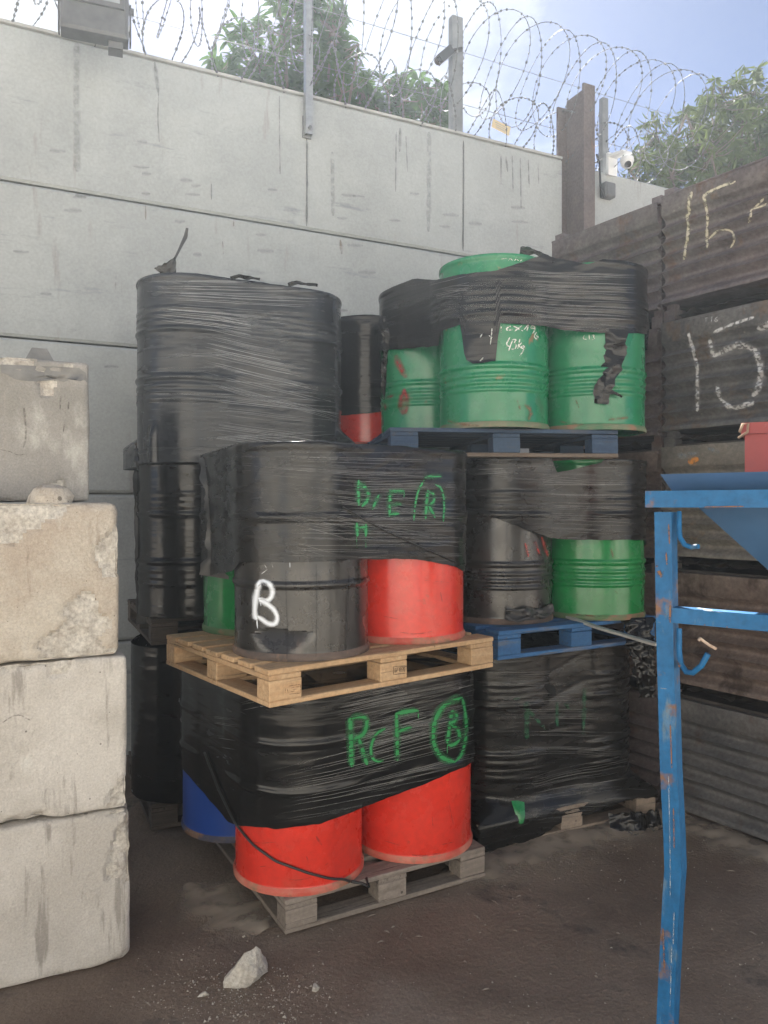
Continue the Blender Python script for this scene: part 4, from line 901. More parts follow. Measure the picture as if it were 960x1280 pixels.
def stillage(label, t0, z, m, seed, var):
    o = thing('stillage', label, 'steel box', ST0 + dv * (t0 + BL / 2) + Vector((0, 0, z)), SRZ, 'rusty corrugated steel boxes stacked at the right')
    key = (m.name, var)
    if key not in _sm:
        cf = stil_meshes(BL, 1.0, var * 3.7); q = {}
        hl = BL / 2 - .006
        q['front'] = cf(hl, 1).mesh('side_panel', m, 55); q['end'] = stil_meshes(1, 1, var * 3.7 + 2)(.46, 1).mesh('end_panel', m, 55)
        ld = MB(); ld.grid([[(-BL / 2 + .05 + (BL - .1) * i / 16, -.0 + .035 + .93 * j / 16, .69 + .04 * nz(i * .8 + seed, j * .8)) for i in range(17)] for j in range(17)]); lk_ = ld.v[:]; ld.grid([[lk_[17 * j + i] if 0 else Vector((lk_[17 * j + i].x, lk_[17 * j + i].y, .03)) for j, i in row] for row in ([(0, i) for i in range(17)], [(16, i) for i in range(17)])]); ld.box((-BL / 2 + .045, .045, .03), (BL / 2 - .045, .955, .655)); q['load'] = ld.mesh('gap_filler', M_gapfill)  # filler added inside the boxes to stop light showing through the gaps
        mb = MB(); mb.box((-.026, -.026, -.1), (.026, .026, .655)); mb.box((-.034, -.036, .625), (.034, .036, .69)); mb.box((-.036, -.036, -.098), (.036, .036, -.035)); q['post'] = mb.mesh('corner_post', m)
        q['floor'] = MB().box((-BL / 2 + .03, .03, .0), (BL / 2 - .03, .97, .02)).mesh('floor_plate', m)
        mb = MB().box((-.05, -.012, -.10), (.05, .012, -.0)); q['foot'] = mb.mesh('foot', m); _sm[key] = q
    q = _sm[key]
    # local +y points into the box (away from the yard)
    p = link('side_panel', q['front'], o, (0, .0, 0), math.pi); p = link('side_panel', q['front'], o, (0, 1.0, 0))
    link('end_panel', q['end'], o, (BL / 2, .5, 0), -math.pi / 2); link('end_panel', q['end'], o, (-BL / 2, .5, 0), math.pi / 2)
    for x in (-BL / 2, BL / 2):
        for y in (.072, .928): link('corner_post', q['post'], o, (x + (.036 if x < 0 else -.036), y, 0))
    link('floor_plate', q['floor'], o); (None if z > 2.9 else link('gap_filler', q['load'], o))
    return o
SZ = [H + v for v in (1.198, .443, -.294, -1.03, -1.765)]
labs = ['top', 'second from top', 'middle', 'second from bottom', 'bottom']
near = ['topmost rusty steel box chalked 16 at the right edge of the photo', 'dark steel box painted with a large white 15, second from the top', 'grey scraped steel box with an orange mark, third from the top',
        'brown steel box behind the blue frame, second from the ground', 'sooty grey steel box standing on the ground behind the blue post']
far = ['topmost box of the far rusty stack with sky above its edge', 'second box from the top in the far rusty stack, right of the green drums', 'third box from the top in the far rusty stack, mostly behind the drums',
       'second box from the ground in the far rusty stack', 'lowest box of the far rusty stack in the dark corner']
# the thing's local x runs away from the camera; its y must point into the stack, so the frame is mirrored by turning round
dv_in = Vector((.821, .5705, 0)).normalized(); SRZ = math.atan2(-dv.y, -dv.x)
NEAR = []; FAR = []
for i in range(5):
    NEAR.append(stillage(near[i], .13 - BL, SZ[i], M_st[(0, 1, 2, 3, 4)[i]], i, i % 3)); FAR.append(stillage(far[i], .146, SZ[i] - .02, M_st[(0, 0, 3, 3, 0)[i]], i + 9, (i + 1) % 3))

# ------------------------------------------------------------------ blue hopper stand
e1 = Vector((.794, -.608, 0)).normalized(); e2 = Vector((.608, .794, 0)).normalized(); PB = Vector((.85, 2.3, 0)); BRZ = math.atan2(e1.y, e1.x)
st_ = thing('hopper_stand', 'blue painted steel hopper stand with a bent leg and hooks at the right', 'hopper stand', PB, BRZ)
X, Y_, Zv = Vector((1, 0, 0)), Vector((0, 1, 0)), Vector((0, 0, 1))
def lp(px, py, Y): return Matrix.Rotation(-BRZ, 3, 'Z') @ (at(px, py, Y) - PB)
path = [lp(832, 640, 2.3), lp(834, 780, 2.3), lp(839, 960, 2.3), lp(843, 1040, 2.3), lp(844.5, 1085, 2.3), lp(842, 1120, 2.3), lp(837, 1220, 2.3), lp(834, 1290, 2.29), lp(831, 1364, 2.28)]
mb = MB(); sweep_bar(mb, path, X, Y_, .05, .055); bm_ = mb.mesh('leg', M_bsteel); link('leg', bm_, st_)
mb = MB(); sweep_bar(mb, [Vector((1.25, 0, 0)), Vector((1.25, 0, 1.755))], X, Y_, .055, .055); link('leg', mb.mesh('leg', M_bsteel), st_)
for yy in (1.0,):
    for xx in (.9, 1.25):
        mb = MB(); sweep_bar(mb, [Vector((xx, yy, 0)), Vector((xx, yy, 1.755))], X, Y_, .055, .055); link('leg', mb.mesh('leg', M_bsteel), st_)
def bar(name, a, b, wa, wb, z, m=M_bsteel, va=None):
    mb = MB(); a = Vector(a); b = Vector(b); d = (b - a).normalized(); sdv = d.cross(Zv).normalized(); sweep_bar(mb, [a, b], sdv, Zv, wa, wb); return link(name, mb.mesh(name, m), st_)
zb_ = lp(820, 624, 2.3).z
bar('top_beam', (-.05, -.002, zb_), (1.3, -.002, zb_), .055, .05, 0); bar('top_beam', (1.27, .03, zb_), (1.27, 1.02, zb_), .055, .05, 0); bar('top_beam', (.92, .99, zb_), (1.24, .99, zb_), .055, .05, 0)
zm = lp(834, 767, 2.3).z
bar('cross_bar', (.028, .0, zm), (1.222, .0, zm), .045, .045, 0)
# hopper: sloping sheet sides with an upright rim
rim = [(-.03, .05), (1.22, .05), (1.22, .95), (.0, .95)]; low = [(.62, .42), (.86, .42), (.86, .6), (.62, .6)]
zt0, zt1, zl = zb_ + .03, zb_ + .078, zb_ - .62
rows = [[(x, y, zt1) for x, y in rim], [(x + (.03 if x < .5 else -.01), y + (.02 if y < .5 else -.02), zt0 - .004) for x, y in rim], [(x + (.1 if x < .5 else -.05), y + (.03 if y < .5 else -.03), zt0 - .05) for x, y in rim], [(x, y, zl) for x, y in low]]
mb = MB().grid(rows, True); inner = [[(x + (.006 if x < .7 else -.006), y + (.006 if y < .5 else -.006), z) for x, y, z in r] for r in rows]; k = len(mb.v); mb.grid(inner, True)
for i in range(4): mb.f.append((i, (i + 1) % 4, k + (i + 1) % 4, k + i))
M_bdark = mat('worn_dark_blue_paint', (.022, .062, .125), (.03, .08, .16), 5, .5, c3=(.12, .13, .15), t3=.66, s3=7, bump=.1, bscale=30, rvar=.1)
link('hopper', mb.mesh('hopper', M_bdark), st_)
mb = MB().box((.35, .15, zt0 - .03), (1.15, .8, zt0 - .015)); link('tray', mb.mesh('tray', M_bdark), st_)
mb = MB().tube([lp(849, 640, 2.28), lp(849, 660, 2.26), lp(850, 672, 2.25), lp(856, 681, 2.23), lp(864, 684, 2.22), lp(873, 683, 2.2)], .0075, 8); link('hook', mb.mesh('hook', M_bsteel, 60), st_)
mb = MB().tube([lp(849, 786, 2.27), lp(849, 815, 2.25), lp(851, 830, 2.24), lp(858, 840, 2.22), lp(866, 841, 2.2), lp(877, 832, 2.18), lp(885, 817, 2.17)], .0085, 8); link('hook', mb.mesh('hook', M_bsteel, 60), st_)
mb = MB().tube([lp(873, 801, 2.16), lp(875, 798, 2.16), lp(886, 806, 2.17), lp(895, 811, 2.17)], .0045, 6)
link('hook_tip', mb.mesh('hook_tip', mat('rusty_tip', (.26, .17, .12), (.4, .32, .26), 30, .75)), st_)
P_rustb = paint_mat('rust_chip', (.2, .1, .05), .95, .8, 60, .3, .5, .9)
paint(st_, 'rust', [(9, [(821, 706), (824, 716), (829, 720)]), (5, [(826, 722), (830, 714)]), (4, [(833, 690), (834, 706)]), (5, [(838, 756), (838, 778)]), (6, [(846, 826), (852, 838)]), (3, [(880, 781), (910, 784)]), (3, [(836, 655), (837, 680)]), (3, [(838, 905), (840, 960)]), (3, [(842, 1010), (843, 1060)]), (3, [(880, 634), (930, 633)]), (4, [(829, 1160), (831, 1210)]), (3, [(822, 1100), (826, 1130)])], P_rustb, off=.001)['kind'] = 'stuff'
paint(st_, 'scrape', [(2, [(820, 775), (826, 779)]), (2, [(826, 860), (834, 861)]), (2, [(836, 970), (838, 1060), (838, 1120)]), (2.5, [(840, 1180), (838, 1260)]), (3, [(843, 1140), (842, 1180)]), (2, [(870, 761), (905, 766)])], paint_mat('bare_scrape', (.4, .45, .48), .7, .8, 60, .35, .6, .6), off=.0015)['kind'] = 'stuff'
# red bin standing in the hopper
rb0 = PB + e1 * .36 + e2 * .40
cpx = at(931, 585, 2.75); rbz = zt0 - .0145
rbn = thing('red_bin', 'small red steel bin with a scratched rim standing in the blue hopper', 'bin', Vector((cpx.x, cpx.y, PB.z + rbz)), R(-28))
hb = at(931, 541, 2.75).z - rbz
mb = MB()
for a in ((0, 0, .5, .012), (0, .288, .5, .3), (0, .0125, .012, .2875), (.488, .0125, .5, .2875)): mb.box((a[0], a[1], 0), (a[2], a[3], hb))
mb.box((.0125, .0125, 0), (.4875, .2875, .01)); link('body', mb.mesh('body', M_redm), rbn)
mb = MB()
for a in ((-.012, -.012, .512, 0), (-.012, .3, .512, .312), (-.012, .0005, 0, .2995), (.5, .0005, .512, .2995)): mb.box((a[0], a[1], hb - .005), (a[2], a[3], hb + .035))
link('rim', mb.mesh('rim', M_redm), rbn)
mb = MB().tube([(-.02, -.02, hb - .02), (.01, -.03, hb + .0), (.012, -.022, hb + .03), (-.005, -.026, hb + .03), (-.016, -.026, hb + .0)], .005, 6); link('rope_tie', mb.mesh('rope_tie', M_rope, 180), rbn)

# ------------------------------------------------------------------ rubble on the ground
def stone(label, px, py, wd, ht, dp, seed, name='concrete_lump', rz=0, shape=None, group='broken concrete on the ground'):
    bm = bmesh.new(); bmesh.ops.create_icosphere(bm, subdivisions=4, radius=1); rnd = random.Random(seed)
    pl = [(Vector((rnd.gauss(0, 1), rnd.gauss(0, 1), rnd.gauss(0, 1) + .2)).normalized(), rnd.uniform(.4, .75)) for _ in range(11)]
    for v in bm.verts:
        p = v.co.copy()
        for n_, d in pl:
            k = p.dot(n_) - d
            if k > 0: p -= n_ * k
        p *= 1 + .1 * fbm(p.x * 2.2 + seed, p.y * 2.2, p.z * 2.2) + .03 * nz(p.x * 8, p.y * 8, p.z * 8 + seed)
        q = Vector((p.x * wd / 2, p.y * dp / 2, p.z * ht / 2))
        if shape: q = shape(q)
        v.co = q
    zmin = min(v.co.z for v in bm.verts)
    for v in bm.verts: v.co.z -= zmin + .004
    me = bpy.data.meshes.new(name); bm.to_mesh(me); bm.free(); me.materials.append(M_stone)
    for p in me.polygons: p.use_smooth = True
    me.set_sharp_from_angle(angle=R(28)); g = gnd(px, py); o = link(name, me, None, g, rz); g.z = gz(g.x, g.y); o.location = g
    return tag(o, label, 'rubble', group)
bm = bmesh.new()
sp_ = [at(279, 1234, 2.80), at(307, 1234, 2.80), at(279.4, 1225, 2.81), at(296, 1203, 2.82), at(305, 1191, 2.84), at(319.6, 1182, 2.87), at(325, 1187, 2.88), at(330, 1206, 2.88), at(321, 1219, 2.80)]
sp_ += [Vector((-.46, 2.98, 0)), Vector((-.55, 2.93, 0)), Vector((-.6, 2.86, 0)), Vector((-.44, 2.9, 0))]; c0 = Vector((-.53, 2.86, 0))
for p in sp_: bm.verts.new(p - c0)
h_ = bmesh.ops.convex_hull(bm, input=bm.verts); bmesh.ops.delete(bm, geom=[v for v in h_['geom_interior'] if isinstance(v, bmesh.types.BMVert)], context='VERTS')
bmesh.ops.triangulate(bm, faces=bm.faces[:]); bmesh.ops.subdivide_edges(bm, edges=bm.edges[:], cuts=9, use_grid_fill=True)
for v in bm.verts:
    p = v.co; v.co = p + Vector((fbm(p.x * 40, p.y * 40, p.z * 40), fbm(p.x * 40 + 9, p.y * 40, p.z * 40), fbm(p.x * 40, p.y * 40 + 5, p.z * 40))) * .004 + p.normalized() * (.006 * fbm(p.x * 15, p.y * 15, p.z * 15)); v.co.z = max(-.012, v.co.z - .006)
me = bpy.data.meshes.new('concrete_lump'); bm.to_mesh(me); bm.free(); me.materials.append(M_stone)
tag(link('concrete_lump', me, None, c0), 'big pale lump of broken concrete lying in front of the grey pallet', 'rubble', 'broken concrete on the ground')
stone('round pale pebble right of the big concrete lump', 395, 1234, .042, .03, .035, 5)
stone('small pale chip left of the big concrete lump', 255, 1242, .05, .025, .03, 6, rz=R(30))
stone('tiny white stone near the corner of the grey pallet', 305, 1167, .02, .012, .016, 7)
mb = MB(); rnd = random.Random(4)
for i in range(1500):
    if i < 900: px, py = rnd.gauss(310, 65), rnd.gauss(1243, 28)
    elif i < 1200: px, py = rnd.uniform(165, 960), 1280 - abs(rnd.gauss(0, 1)) * 110
    else: px, py = rnd.uniform(560, 900), rnd.gauss(1065, 30)
    if py < 1010 or py > 1330: continue
    g = gnd(px, py); s = min(.009, abs(rnd.gauss(0, .0022)) + .001); g.z = gz(g.x, g.y); q = [Vector((rnd.uniform(-1, 1), rnd.uniform(-1, 1), rnd.uniform(-.6, 1))) * s for _ in range(4)]
    a = rnd.uniform(0, 6); T3 = [g + Vector((math.cos(a + k * 2.1) * s * rnd.uniform(.6, 1.3), math.sin(a + k * 2.1) * s * rnd.uniform(.6, 1.3), 0)) for k in range(3)]
    top = g + Vector((rnd.uniform(-.3, .3) * s, rnd.uniform(-.3, .3) * s, s * rnd.uniform(.6, 1.1)))
    mb.add(T3 + [top], [(0, 1, 3), (1, 2, 3), (2, 0, 3)])
tag(link('gravel', mb.mesh('gravel', M_grit)), 'scattered grit and small gravel on the dirt', 'gravel', None, 'stuff')
mb = MB(); rnd = random.Random(9)
for i in range(46):
    px, py = (rnd.uniform(330, 620), rnd.uniform(1120, 1180)) if i < 16 else (rnd.uniform(165, 960), rnd.uniform(1080, 1300))
    g = gnd(px, py); a = rnd.uniform(0, 3.2); L_ = rnd.uniform(.012, .05); z = gz(g.x, g.y); d = Vector((math.cos(a), math.sin(a), 0)); e = Vector((-d.y, d.x, 0)) * rnd.uniform(.0012, .003)
    p0, p1 = g - d * L_ / 2 + Vector((0, 0, z + .003)), g + d * L_ / 2 + Vector((0, 0, z + .006)); mb.add([p0 - e, p0 + e, p1 + e, p1 - e, (p0 + p1) / 2 + Vector((0, 0, .005))], [(0, 1, 4), (1, 2, 4), (2, 3, 4), (3, 0, 4)])
tag(link('wood_splinters', mb.mesh('wood_splinters', M_greyw)), 'small wood splinters strewn over the dirt', 'splinters', None, 'stuff')
# drifts of sandy dust along the foot of the wrapped load and the boxes
def drift(path, wd, ht, seed):
    pts = [Vector(p) for p in path]; rows = []; n = 60
    for i in range(n + 1):
        f = i / n * (len(pts) - 1); k = min(int(f), len(pts) - 2); p = pts[k].lerp(pts[k + 1], f - k); t_ = (pts[k + 1] - pts[k]).normalized(); ac = Vector((-t_.y, t_.x, 0)); w_ = wd * (1 + .4 * fbm(i * .13, seed)) * min(1, .25 + i * .06, .25 + (n - i) * .06); r = []
        for j in range(13):
            g = j / 12 - .5; q = p + ac * g * w_; r.append(Vector((q.x, q.y, gz(q.x, q.y) + .002 + ht * math.cos(g * math.pi) * (.75 + .5 * fbm(q.x * 8, q.y * 8, seed)) )))
        rows.append(r)
    mb = MB().grid(rows); mb.uv = [(j / 12, i / n) for i in range(n + 1) for j in range(13)]
    o = link('dust_drift', mb.mesh('dust_drift', M_dust, 180)); o['kind'] = 'stuff'; tag(o, 'drift of pale sandy dust along the foot of the stacks', 'dust')
drift([gnd(560, 1100), gnd(640, 1073), gnd(730, 1043), gnd(850, 1012)], .6, .03, 2)
drift([gnd(840, 1018), gnd(900, 1045), gnd(1000, 1090)], .5, .025, 5)
drift([gnd(235, 1105), gnd(290, 1140), gnd(330, 1165)], .5, .02, 8)

# ------------------------------------------------------------------ paint, chalk, stains
f = lambda p: sc(p, 420, 860, 5.333)
paint(W_f0, 'painted_letter', [(15.36, f([(90, 195), (96, 360), (100, 525)])), (13.44, f([(90, 205), (150, 185), (205, 200), (200, 270), (170, 320), (100, 345)])), (13.44, f([(150, 335), (180, 430), (205, 512)]))], P_green)
paint(W_f0, 'painted_letter', [(9.60, f([(328, 268), (265, 300), (228, 380), (232, 455), (262, 490), (315, 480)]))], P_green)
paint(W_f0, 'painted_letter', [(12.48, f([(400, 160), (404, 320), (406, 482)])), (13.44, f([(398, 168), (470, 155), (548, 148)])), (3.20, f([(546, 150), (545, 210)])), (11.52, f([(405, 290), (450, 275), (502, 260)]))], P_green)
paint(W_f0, 'painted_ring', [(14.40, f([(840, 60), (770, 80), (700, 130), (655, 220), (642, 330), (665, 420), (720, 475), (790, 495)])), (9.60, f([(790, 495), (840, 440), (866, 300), (862, 180), (840, 70)]))], P_green)
paint(W_f0, 'painted_letter', [(11.52, f([(770, 150), (755, 250), (738, 372)])), (10.56, f([(770, 150), (803, 172), (795, 215), (755, 238)])), (11.52, f([(760, 240), (815, 275), (820, 345), (775, 382), (738, 372)])), (2.40, f([(738, 372), (738, 436)]))], P_green)
f = lambda p: sc(p, 420, 580, 6)
paint(W_f1, 'painted_letter', [(11.52, f([(165, 120), (160, 220), (165, 310)])), (11.52, f([(165, 140), (235, 190), (240, 270), (190, 318)])), (9.60, f([(320, 228), (292, 285), (268, 342)]))], P_green2)
paint(W_f1, 'painted_letter', [(11.52, f([(402, 190), (400, 300), (396, 395)])), (9.60, f([(400, 205), (510, 205)])), (7.68, f([(400, 300), (490, 298)])), (9.60, f([(396, 378), (470, 372)])), (2.40, f([(508, 205), (502, 255)]))], P_green2)
paint(W_f1, 'painted_ring', [(6.72, f([(660, 120), (615, 190), (590, 300), (580, 425)])), (7.68, f([(655, 102), (720, 92), (795, 92)])), (6.72, f([(740, 152), (790, 180), (810, 290), (800, 432)]))], P_green2)
paint(W_f1, 'painted_letter', [(9.60, f([(685, 195), (675, 300), (668, 412)])), (8.64, f([(685, 205), (732, 222), (732, 280), (690, 310)])), (8.64, f([(690, 310), (738, 402)]))], P_green2)
paint(W_f1, 'painted_letter', [(11.52, f([(150, 440), (155, 545)])), (9.60, f([(222, 450), (220, 545)])), (7.68, f([(150, 482), (232, 470)])), (1.92, f([(150, 548), (152, 628)])), (1.92, f([(218, 548), (220, 632)]))], P_green2)
f = lambda p: sc(p, 300, 690, 6)
paint(D['ga'], 'painted_letter', [(14.04, f([(150, 225), (128, 320), (116, 420), (118, 480), (135, 505)])), (11.41, f([(135, 250), (165, 213), (225, 235), (252, 292), (235, 350), (190, 372), (145, 345)])),
      (11.41, f([(150, 358), (210, 388), (262, 432), (288, 492), (268, 542), (220, 540), (172, 505), (140, 482)])), (3.24, f([(130, 500), (135, 572)])), (2.70, f([(158, 370), (160, 405)])), (2.03, f([(375, 78), (376, 116)]))], P_white)
P_rub = paint_mat('black_rub', (.09, .02, .015), .6, .9, 40, .35, .6, .7)
paint(D['fa'], 'scuff', [(3, [(326, 1083), (333, 1082)]), (2.5, [(336, 1084), (342, 1083)]), (4, [(383, 1070), (386, 1078)]), (2, [(404, 1082), (410, 1078)]), (2, [(352, 1118), (366, 1120)]), (5, [(395, 1045), (402, 1056)]), (1.5, [(310, 1050), (325, 1054), (345, 1052)]), (1.5, [(360, 1098), (372, 1100), (390, 1096)])], P_rub)
paint(D['fb'], 'scuff', [(3, [(515, 1068), (530, 1070), (550, 1066)]), (2, [(548, 1056), (566, 1052)]), (1.5, [(480, 1050), (500, 1056)]), (2, [(540, 1020), (541, 1034)]), (1.5, [(560, 1000), (566, 1030)])], P_rub)
paint(D['gb'], 'scuff', [(2, [(500, 790), (520, 793), (540, 789)]), (2, [(550, 740), (552, 752)]), (1.5, [(480, 770), (500, 774)]), (1.5, [(530, 725), (560, 728)])], P_rub)
P_rusty = paint_mat('rust_bloom', (.2, .11, .05), .75, 1, 40, .35, .6, .9)
paint(D['ta'], 'rust_mark', [(9, [(655, 505), (664, 514), (660, 525)]), (5, [(646, 500), (650, 512)]), (3, [(612, 482), (615, 484)]), (6, [(560, 526), (580, 531), (600, 532)])], P_rusty)
paint(D['tb'], 'rust_mark', [(6, [(760, 525), (785, 522)]), (4, [(700, 527), (730, 531)]), (3, [(720, 500), (724, 510)])], P_rusty)
paint(D['rb'], 'rust_mark', [(5, [(763, 685), (766, 697)]), (3, [(768, 738), (772, 742)]), (4, [(720, 768), (750, 771)])], P_rusty)
paint(D['ga'], 'paint_run', [(1.3, f([(345, 130), (347, 400), (360, 600), (353, 800)])), (1.4, f([(570, 90), (577, 400), (568, 790)])), (2.6, f([(812, 160), (802, 450), (790, 745)]))], P_drip)
paint(D['ga'], 'scuff', [(2, f([(165, 165), (210, 130)])), (1.5, f([(205, 120), (185, 90)])), (1.5, f([(240, 90), (250, 115)]))], P_chalkw)
f = lambda p: sc(p, 580, 395, 6.857)
paint(D['ta'], 'chalk_writing', [(2.3, f(p)) for p in ([(318, 92), (318, 142)], [(400, 88), (362, 105), (366, 126), (412, 120)], [(418, 85), (460, 110), (502, 130)], [(492, 85), (460, 110), (430, 132)], [(510, 118), (550, 70)], [(550, 70), (532, 136)],
      [(606, 96), (580, 78), (568, 105), (598, 112), (606, 88), (600, 130), (585, 150)], [(620, 140), (600, 160), (600, 190), (622, 200), (634, 180), (612, 168)],
      [(392, 183), (355, 250), (398, 266)], [(412, 212), (380, 300)], [(408, 206), (448, 200), (424, 235), (448, 248), (436, 286), (402, 286)], [(476, 198), (456, 282)], [(492, 230), (464, 256), (490, 282)], [(512, 254), (490, 260), (490, 282), (512, 272), (516, 254), (504, 305), (474, 342)])], P_chalk, step=1)
paint(W_r2, 'chalk_writing', [(1.8, f([(162, 150), (138, 186)])), (1.6, f([(240, 108), (236, 170), (226, 245)])), (2, f([(166, 358), (138, 388)])), (1.4, f([(215, 170), (245, 185)]))], P_chalk, step=1)
f = lambda p: sc(p, 470, 300, 2.909)
paint(D['ta'], 'chalk_writing', [(1.5, f(p)) for p in ([(455, 70), (475, 66)], [(480, 76), (488, 66), (495, 76)], [(503, 76), (508, 68), (518, 76)], [(522, 78), (530, 72)])], P_chalk, step=1)
paint(D['tb'], 'chalk_writing', [(1.5, f(p)) for p in ([(758, 346), (752, 360), (766, 362)], [(775, 345), (776, 362)], [(784, 348), (794, 346), (790, 354), (796, 360), (784, 364)])], P_chalk, step=1)
f = lambda p: sc(p, 400, 300, 4.27)
paint(D['tc'], 'sprayed_mark', [(14, f([(405, 615), (430, 680), (462, 735)])), (11, f([(455, 795), (428, 860), (445, 935)])), (10, f([(450, 795), (470, 860), (455, 930)])), (8, f([(352, 680), (350, 740)])), (7, f([(352, 845), (395, 830)])), (7, f([(348, 870), (352, 910)]))], P_red)
f = lambda p: sc(p, 480, 640, 2)
paint(D['ra'], 'sprayed_mark', [(7, f([(392, 62), (400, 85), (408, 112)])), (6, f([(352, 78), (360, 112)])), (5, f([(375, 72), (388, 108)]))], paint_mat('bright_red_smear', (.4, .03, .02), .75, .9, 25, .3, .6))
f = lambda p: sc(p, 630, 840, 6.4)
paint(W_r0, 'faint_letter', [(9, f([(180, 240), (182, 400), (178, 540)])), (6, f([(75, 215), (130, 216)])), (7, f([(200, 310), (330, 460)])), (6, f([(420, 240), (424, 440)])), (7, f([(640, 130), (640, 300), (628, 495)])), (6, f([(480, 240), (520, 300)]))], P_greenf)
patch(W_r0, 'drum_showing', f([(55, 1030), (110, 1028), (160, 1042), (166, 1150), (152, 1208), (122, 1216), (80, 1115)]), M_green2, .004, label='patch of green drum showing through a tear')
patch(W_r0, 'tear', f([(318, 100), (350, 92), (392, 108), (412, 150), (408, 192), (370, 172), (335, 140)]), mat('dark_hole', (.004, .004, .004), (.006, .006, .006), 5, .9), .005)
f = lambda p: sc(p, 840, 180, 8)
N0 = NEAR[0]
paint(N0, 'chalk_numeral', [(8.00, f([(208, 480), (168, 590), (182, 680), (150, 722), (172, 830), (160, 940), (142, 1040), (122, 1152)]))], P_chalky, step=1.5, off=.005)
paint(N0, 'chalk_numeral', [(7.20, f([(640, 375), (480, 430), (320, 510), (330, 560), (348, 640), (362, 760), (350, 900), (355, 1035)])), (6.40, f([(372, 950), (430, 880), (510, 845), (592, 860), (622, 920), (630, 960), (590, 1040)]))], P_chalky, step=1.5, off=.005)
paint(N0, 'chalk_mark', [(6.40, f([(930, 530), (870, 590), (820, 640)])), (8.00, f([(980, 585), (900, 625), (800, 655)])), (6.40, f([(800, 655), (790, 720), (770, 780)]))], P_chalky, step=1.5, off=.005)
f = lambda p: sc(p, 780, 380, 5.333)
N1 = NEAR[1]
paint(N1, 'painted_numeral', [(9.60, f([(430, 185), (455, 270), (480, 370), (495, 450), (490, 540), (495, 620), (492, 718)]))], P_chalkw, step=1.5, off=.005)
paint(N1, 'painted_numeral', [(11.20, f([(600, 345), (582, 280), (575, 225)])), (7.20, f([(600, 190), (640, 170), (740, 130), (870, 88)])), (14.40, f([(590, 350), (680, 300), (780, 268), (865, 290), (905, 370), (915, 450), (905, 550), (860, 618)])), (9.60, f([(622, 550), (640, 620), (685, 682), (745, 692), (872, 658)]))], P_chalkw, step=1.5, off=.005)
paint(N1, 'painted_mark', [(16.00, f([(890, 165), (990, 128)]))], P_chalkw, step=1.5, off=.005)
paint(N1, 'chalk_writing', [(2, f(p)) for p in ([(536, 96), (562, 94)], [(550, 95), (551, 122)], [(592, 84), (586, 122)], [(628, 86), (610, 100), (608, 118), (624, 120), (628, 108), (612, 106)])], P_chalkw, step=1, off=.005)
paint(NEAR[2], 'paint_patch', [(14.40, f([(430, 1055), (470, 1045), (500, 1030)])), ], paint_mat('orange_smear', (.6, .25, .05), .85, .8, 40, .25, .5), off=.005)
paint(NEAR[2], 'paint_patch', [(12.80, f([(350, 1010), (420, 1010), (500, 990)])), (9.60, f([(690, 960), (720, 955)])), (11.20, f([(560, 960), (640, 990)]))], paint_mat('pale_smear', (.25, .28, .3), .6, .9, 40, .35, .6), off=.005)
# pallet stamps
f = lambda p: sc(p, 470, 810, 6.4)
SEG = {'0': 'abcdef', '1': 'bc', '2': 'abged', '3': 'abgcd', '8': 'abcdefg'}
def seg(ch, x, y, w_, h_):
    k = {'a': [(x, y), (x + w_, y)], 'b': [(x + w_, y), (x + w_, y + h_ / 2)], 'c': [(x + w_, y + h_ / 2), (x + w_, y + h_)], 'd': [(x, y + h_), (x + w_, y + h_)], 'e': [(x, y + h_ / 2), (x, y + h_)], 'f': [(x, y), (x, y + h_ / 2)], 'g': [(x, y + h_ / 2), (x + w_, y + h_ / 2)]}
    return [k[s] for s in SEG[ch]]
strk = []
for i, ch in enumerate('021830'): strk += [(1.15, f([(a + i * 14, b - i * 1.6) for a, b in p])) for p in seg(ch, 148, 162, 8, 32)]
paint(P_f1, 'stamp', strk, P_ink, step=.7, off=.002)
paint(P_f1, 'stamp_frame', [(1, f([(138, 146), (136, 212)])), (1, f([(136, 212), (238, 200)])), (.8, f([(138, 148), (236, 140)]))], P_ink, step=1, off=.002)
f = lambda p: sc(p, 300, 690, 6)
paint(P_f1, 'stamp', [(1, f(p)) for p in ([(362, 1005), (452, 990)], [(452, 990), (450, 1055)], [(450, 1055), (365, 1065)], [(380, 1020), (405, 1014)], [(412, 1012), (440, 1010)], [(376, 1048), (408, 1040)], [(340, 1020), (336, 1055)], [(350, 1022), (356, 1052)], [(390, 1030), (430, 1025)])], P_inkb, step=1, off=.002)
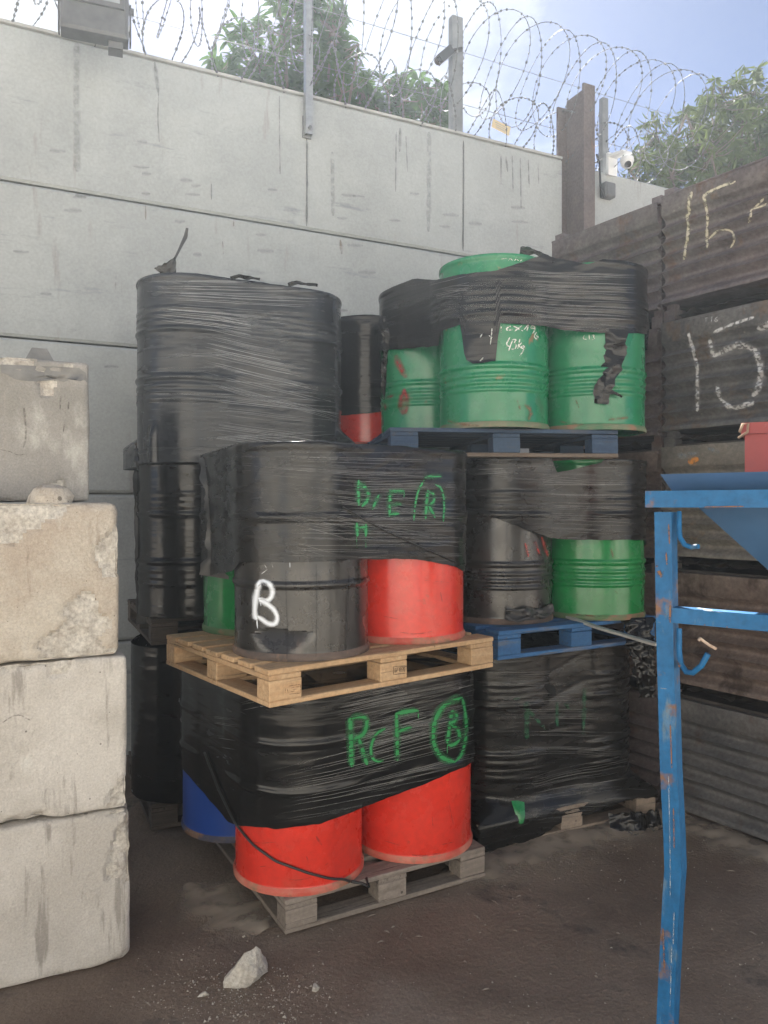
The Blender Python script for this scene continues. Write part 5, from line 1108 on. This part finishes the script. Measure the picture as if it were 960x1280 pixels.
# water stains and streaks on the wall
wl = [x for x in [wall]]
paint(wall, 'water_stain', [(5, [(383, 172), (384, 190), (383, 280)]), (4, [(579, 178), (579, 240), (578, 312)]), (3, [(349, 120), (349, 160), (350, 218)]), (8, [(193, 78), (196, 100), (198, 120)]), (3, [(198, 118), (197, 150), (199, 178)]), (7, [(500, 160), (499, 190)]), (3, [(495, 165), (494, 240)]), (3, [(507, 170), (509, 215)]),
      (4, [(626, 195), (626, 230)]), (3, [(640, 195), (641, 240)]), (3, [(650, 198), (651, 260)]), (3, [(660, 200), (661, 235)]), (4, [(632, 196), (634, 215)]), (2.5, [(672, 205), (673, 230)]), (4, [(264, 230), (264, 250)])], P_stain, step=3, off=.004)
paint(wall, 'seam_line', [(3, [(383, 174), (383.5, 230), (383, 283)]), (2.6, [(579, 176), (579, 240), (578.5, 314)])], paint_mat('dark_seam', (.13, .135, .135), .75, .7, 9, .1, .4, .9), step=3, off=.005)['kind'] = 'stuff'
paint(wall, 'wide_stain', [(13, [(96, 52), (95, 130), (97, 215)]), (9, [(536, 165), (536, 230), (535, 290)]), (8, [(415, 190), (416, 270)])], paint_mat('broad_grey_stain', (.31, .325, .325), .4, .7, 22, .3, .6, .9), step=3, off=.004)
paint(wall, 'rust_stain', [(6, [(425, 300), (427, 318)]), (3, [(182, 258), (182, 275)]), (4, [(292, 275), (292, 283)]), (4, [(278, 302), (279, 318)]), (3, [(145, 345), (144, 362)])], P_stainb, step=3, off=.004)
rnd = random.Random(21); sm = []
for cx_, y0, y1 in ((80, 185, 200), (95, 235, 300), (175, 205, 230), (170, 115, 270), (240, 165, 300), (240, 190, 240), (352, 170, 260), (435, 240, 275), (440, 300, 400), (330, 290, 360), (515, 240, 280), (560, 240, 300), (650, 230, 280), (130, 440, 540), (60, 330, 400), (30, 300, 380), (255, 300, 325), (600, 260, 310)):
    for k in range(rnd.randint(1, 3)):
        x, y = cx_ + rnd.gauss(0, 9), rnd.uniform(y0, y1); L_ = rnd.uniform(10, 22); s_ = .12 - y * .0002
        sm.append((rnd.uniform(6, 10), [(x - L_ / 2, y - L_ * s_ / 2), (x, y + rnd.uniform(-1, 1)), (x + L_ / 2, y + L_ * s_ / 2)]))
paint(wall, 'scuff', sm, paint_mat('grey_scuff', (.24, .255, .255), .24, 1, 20, .1, .5, .9), step=3, off=.004)
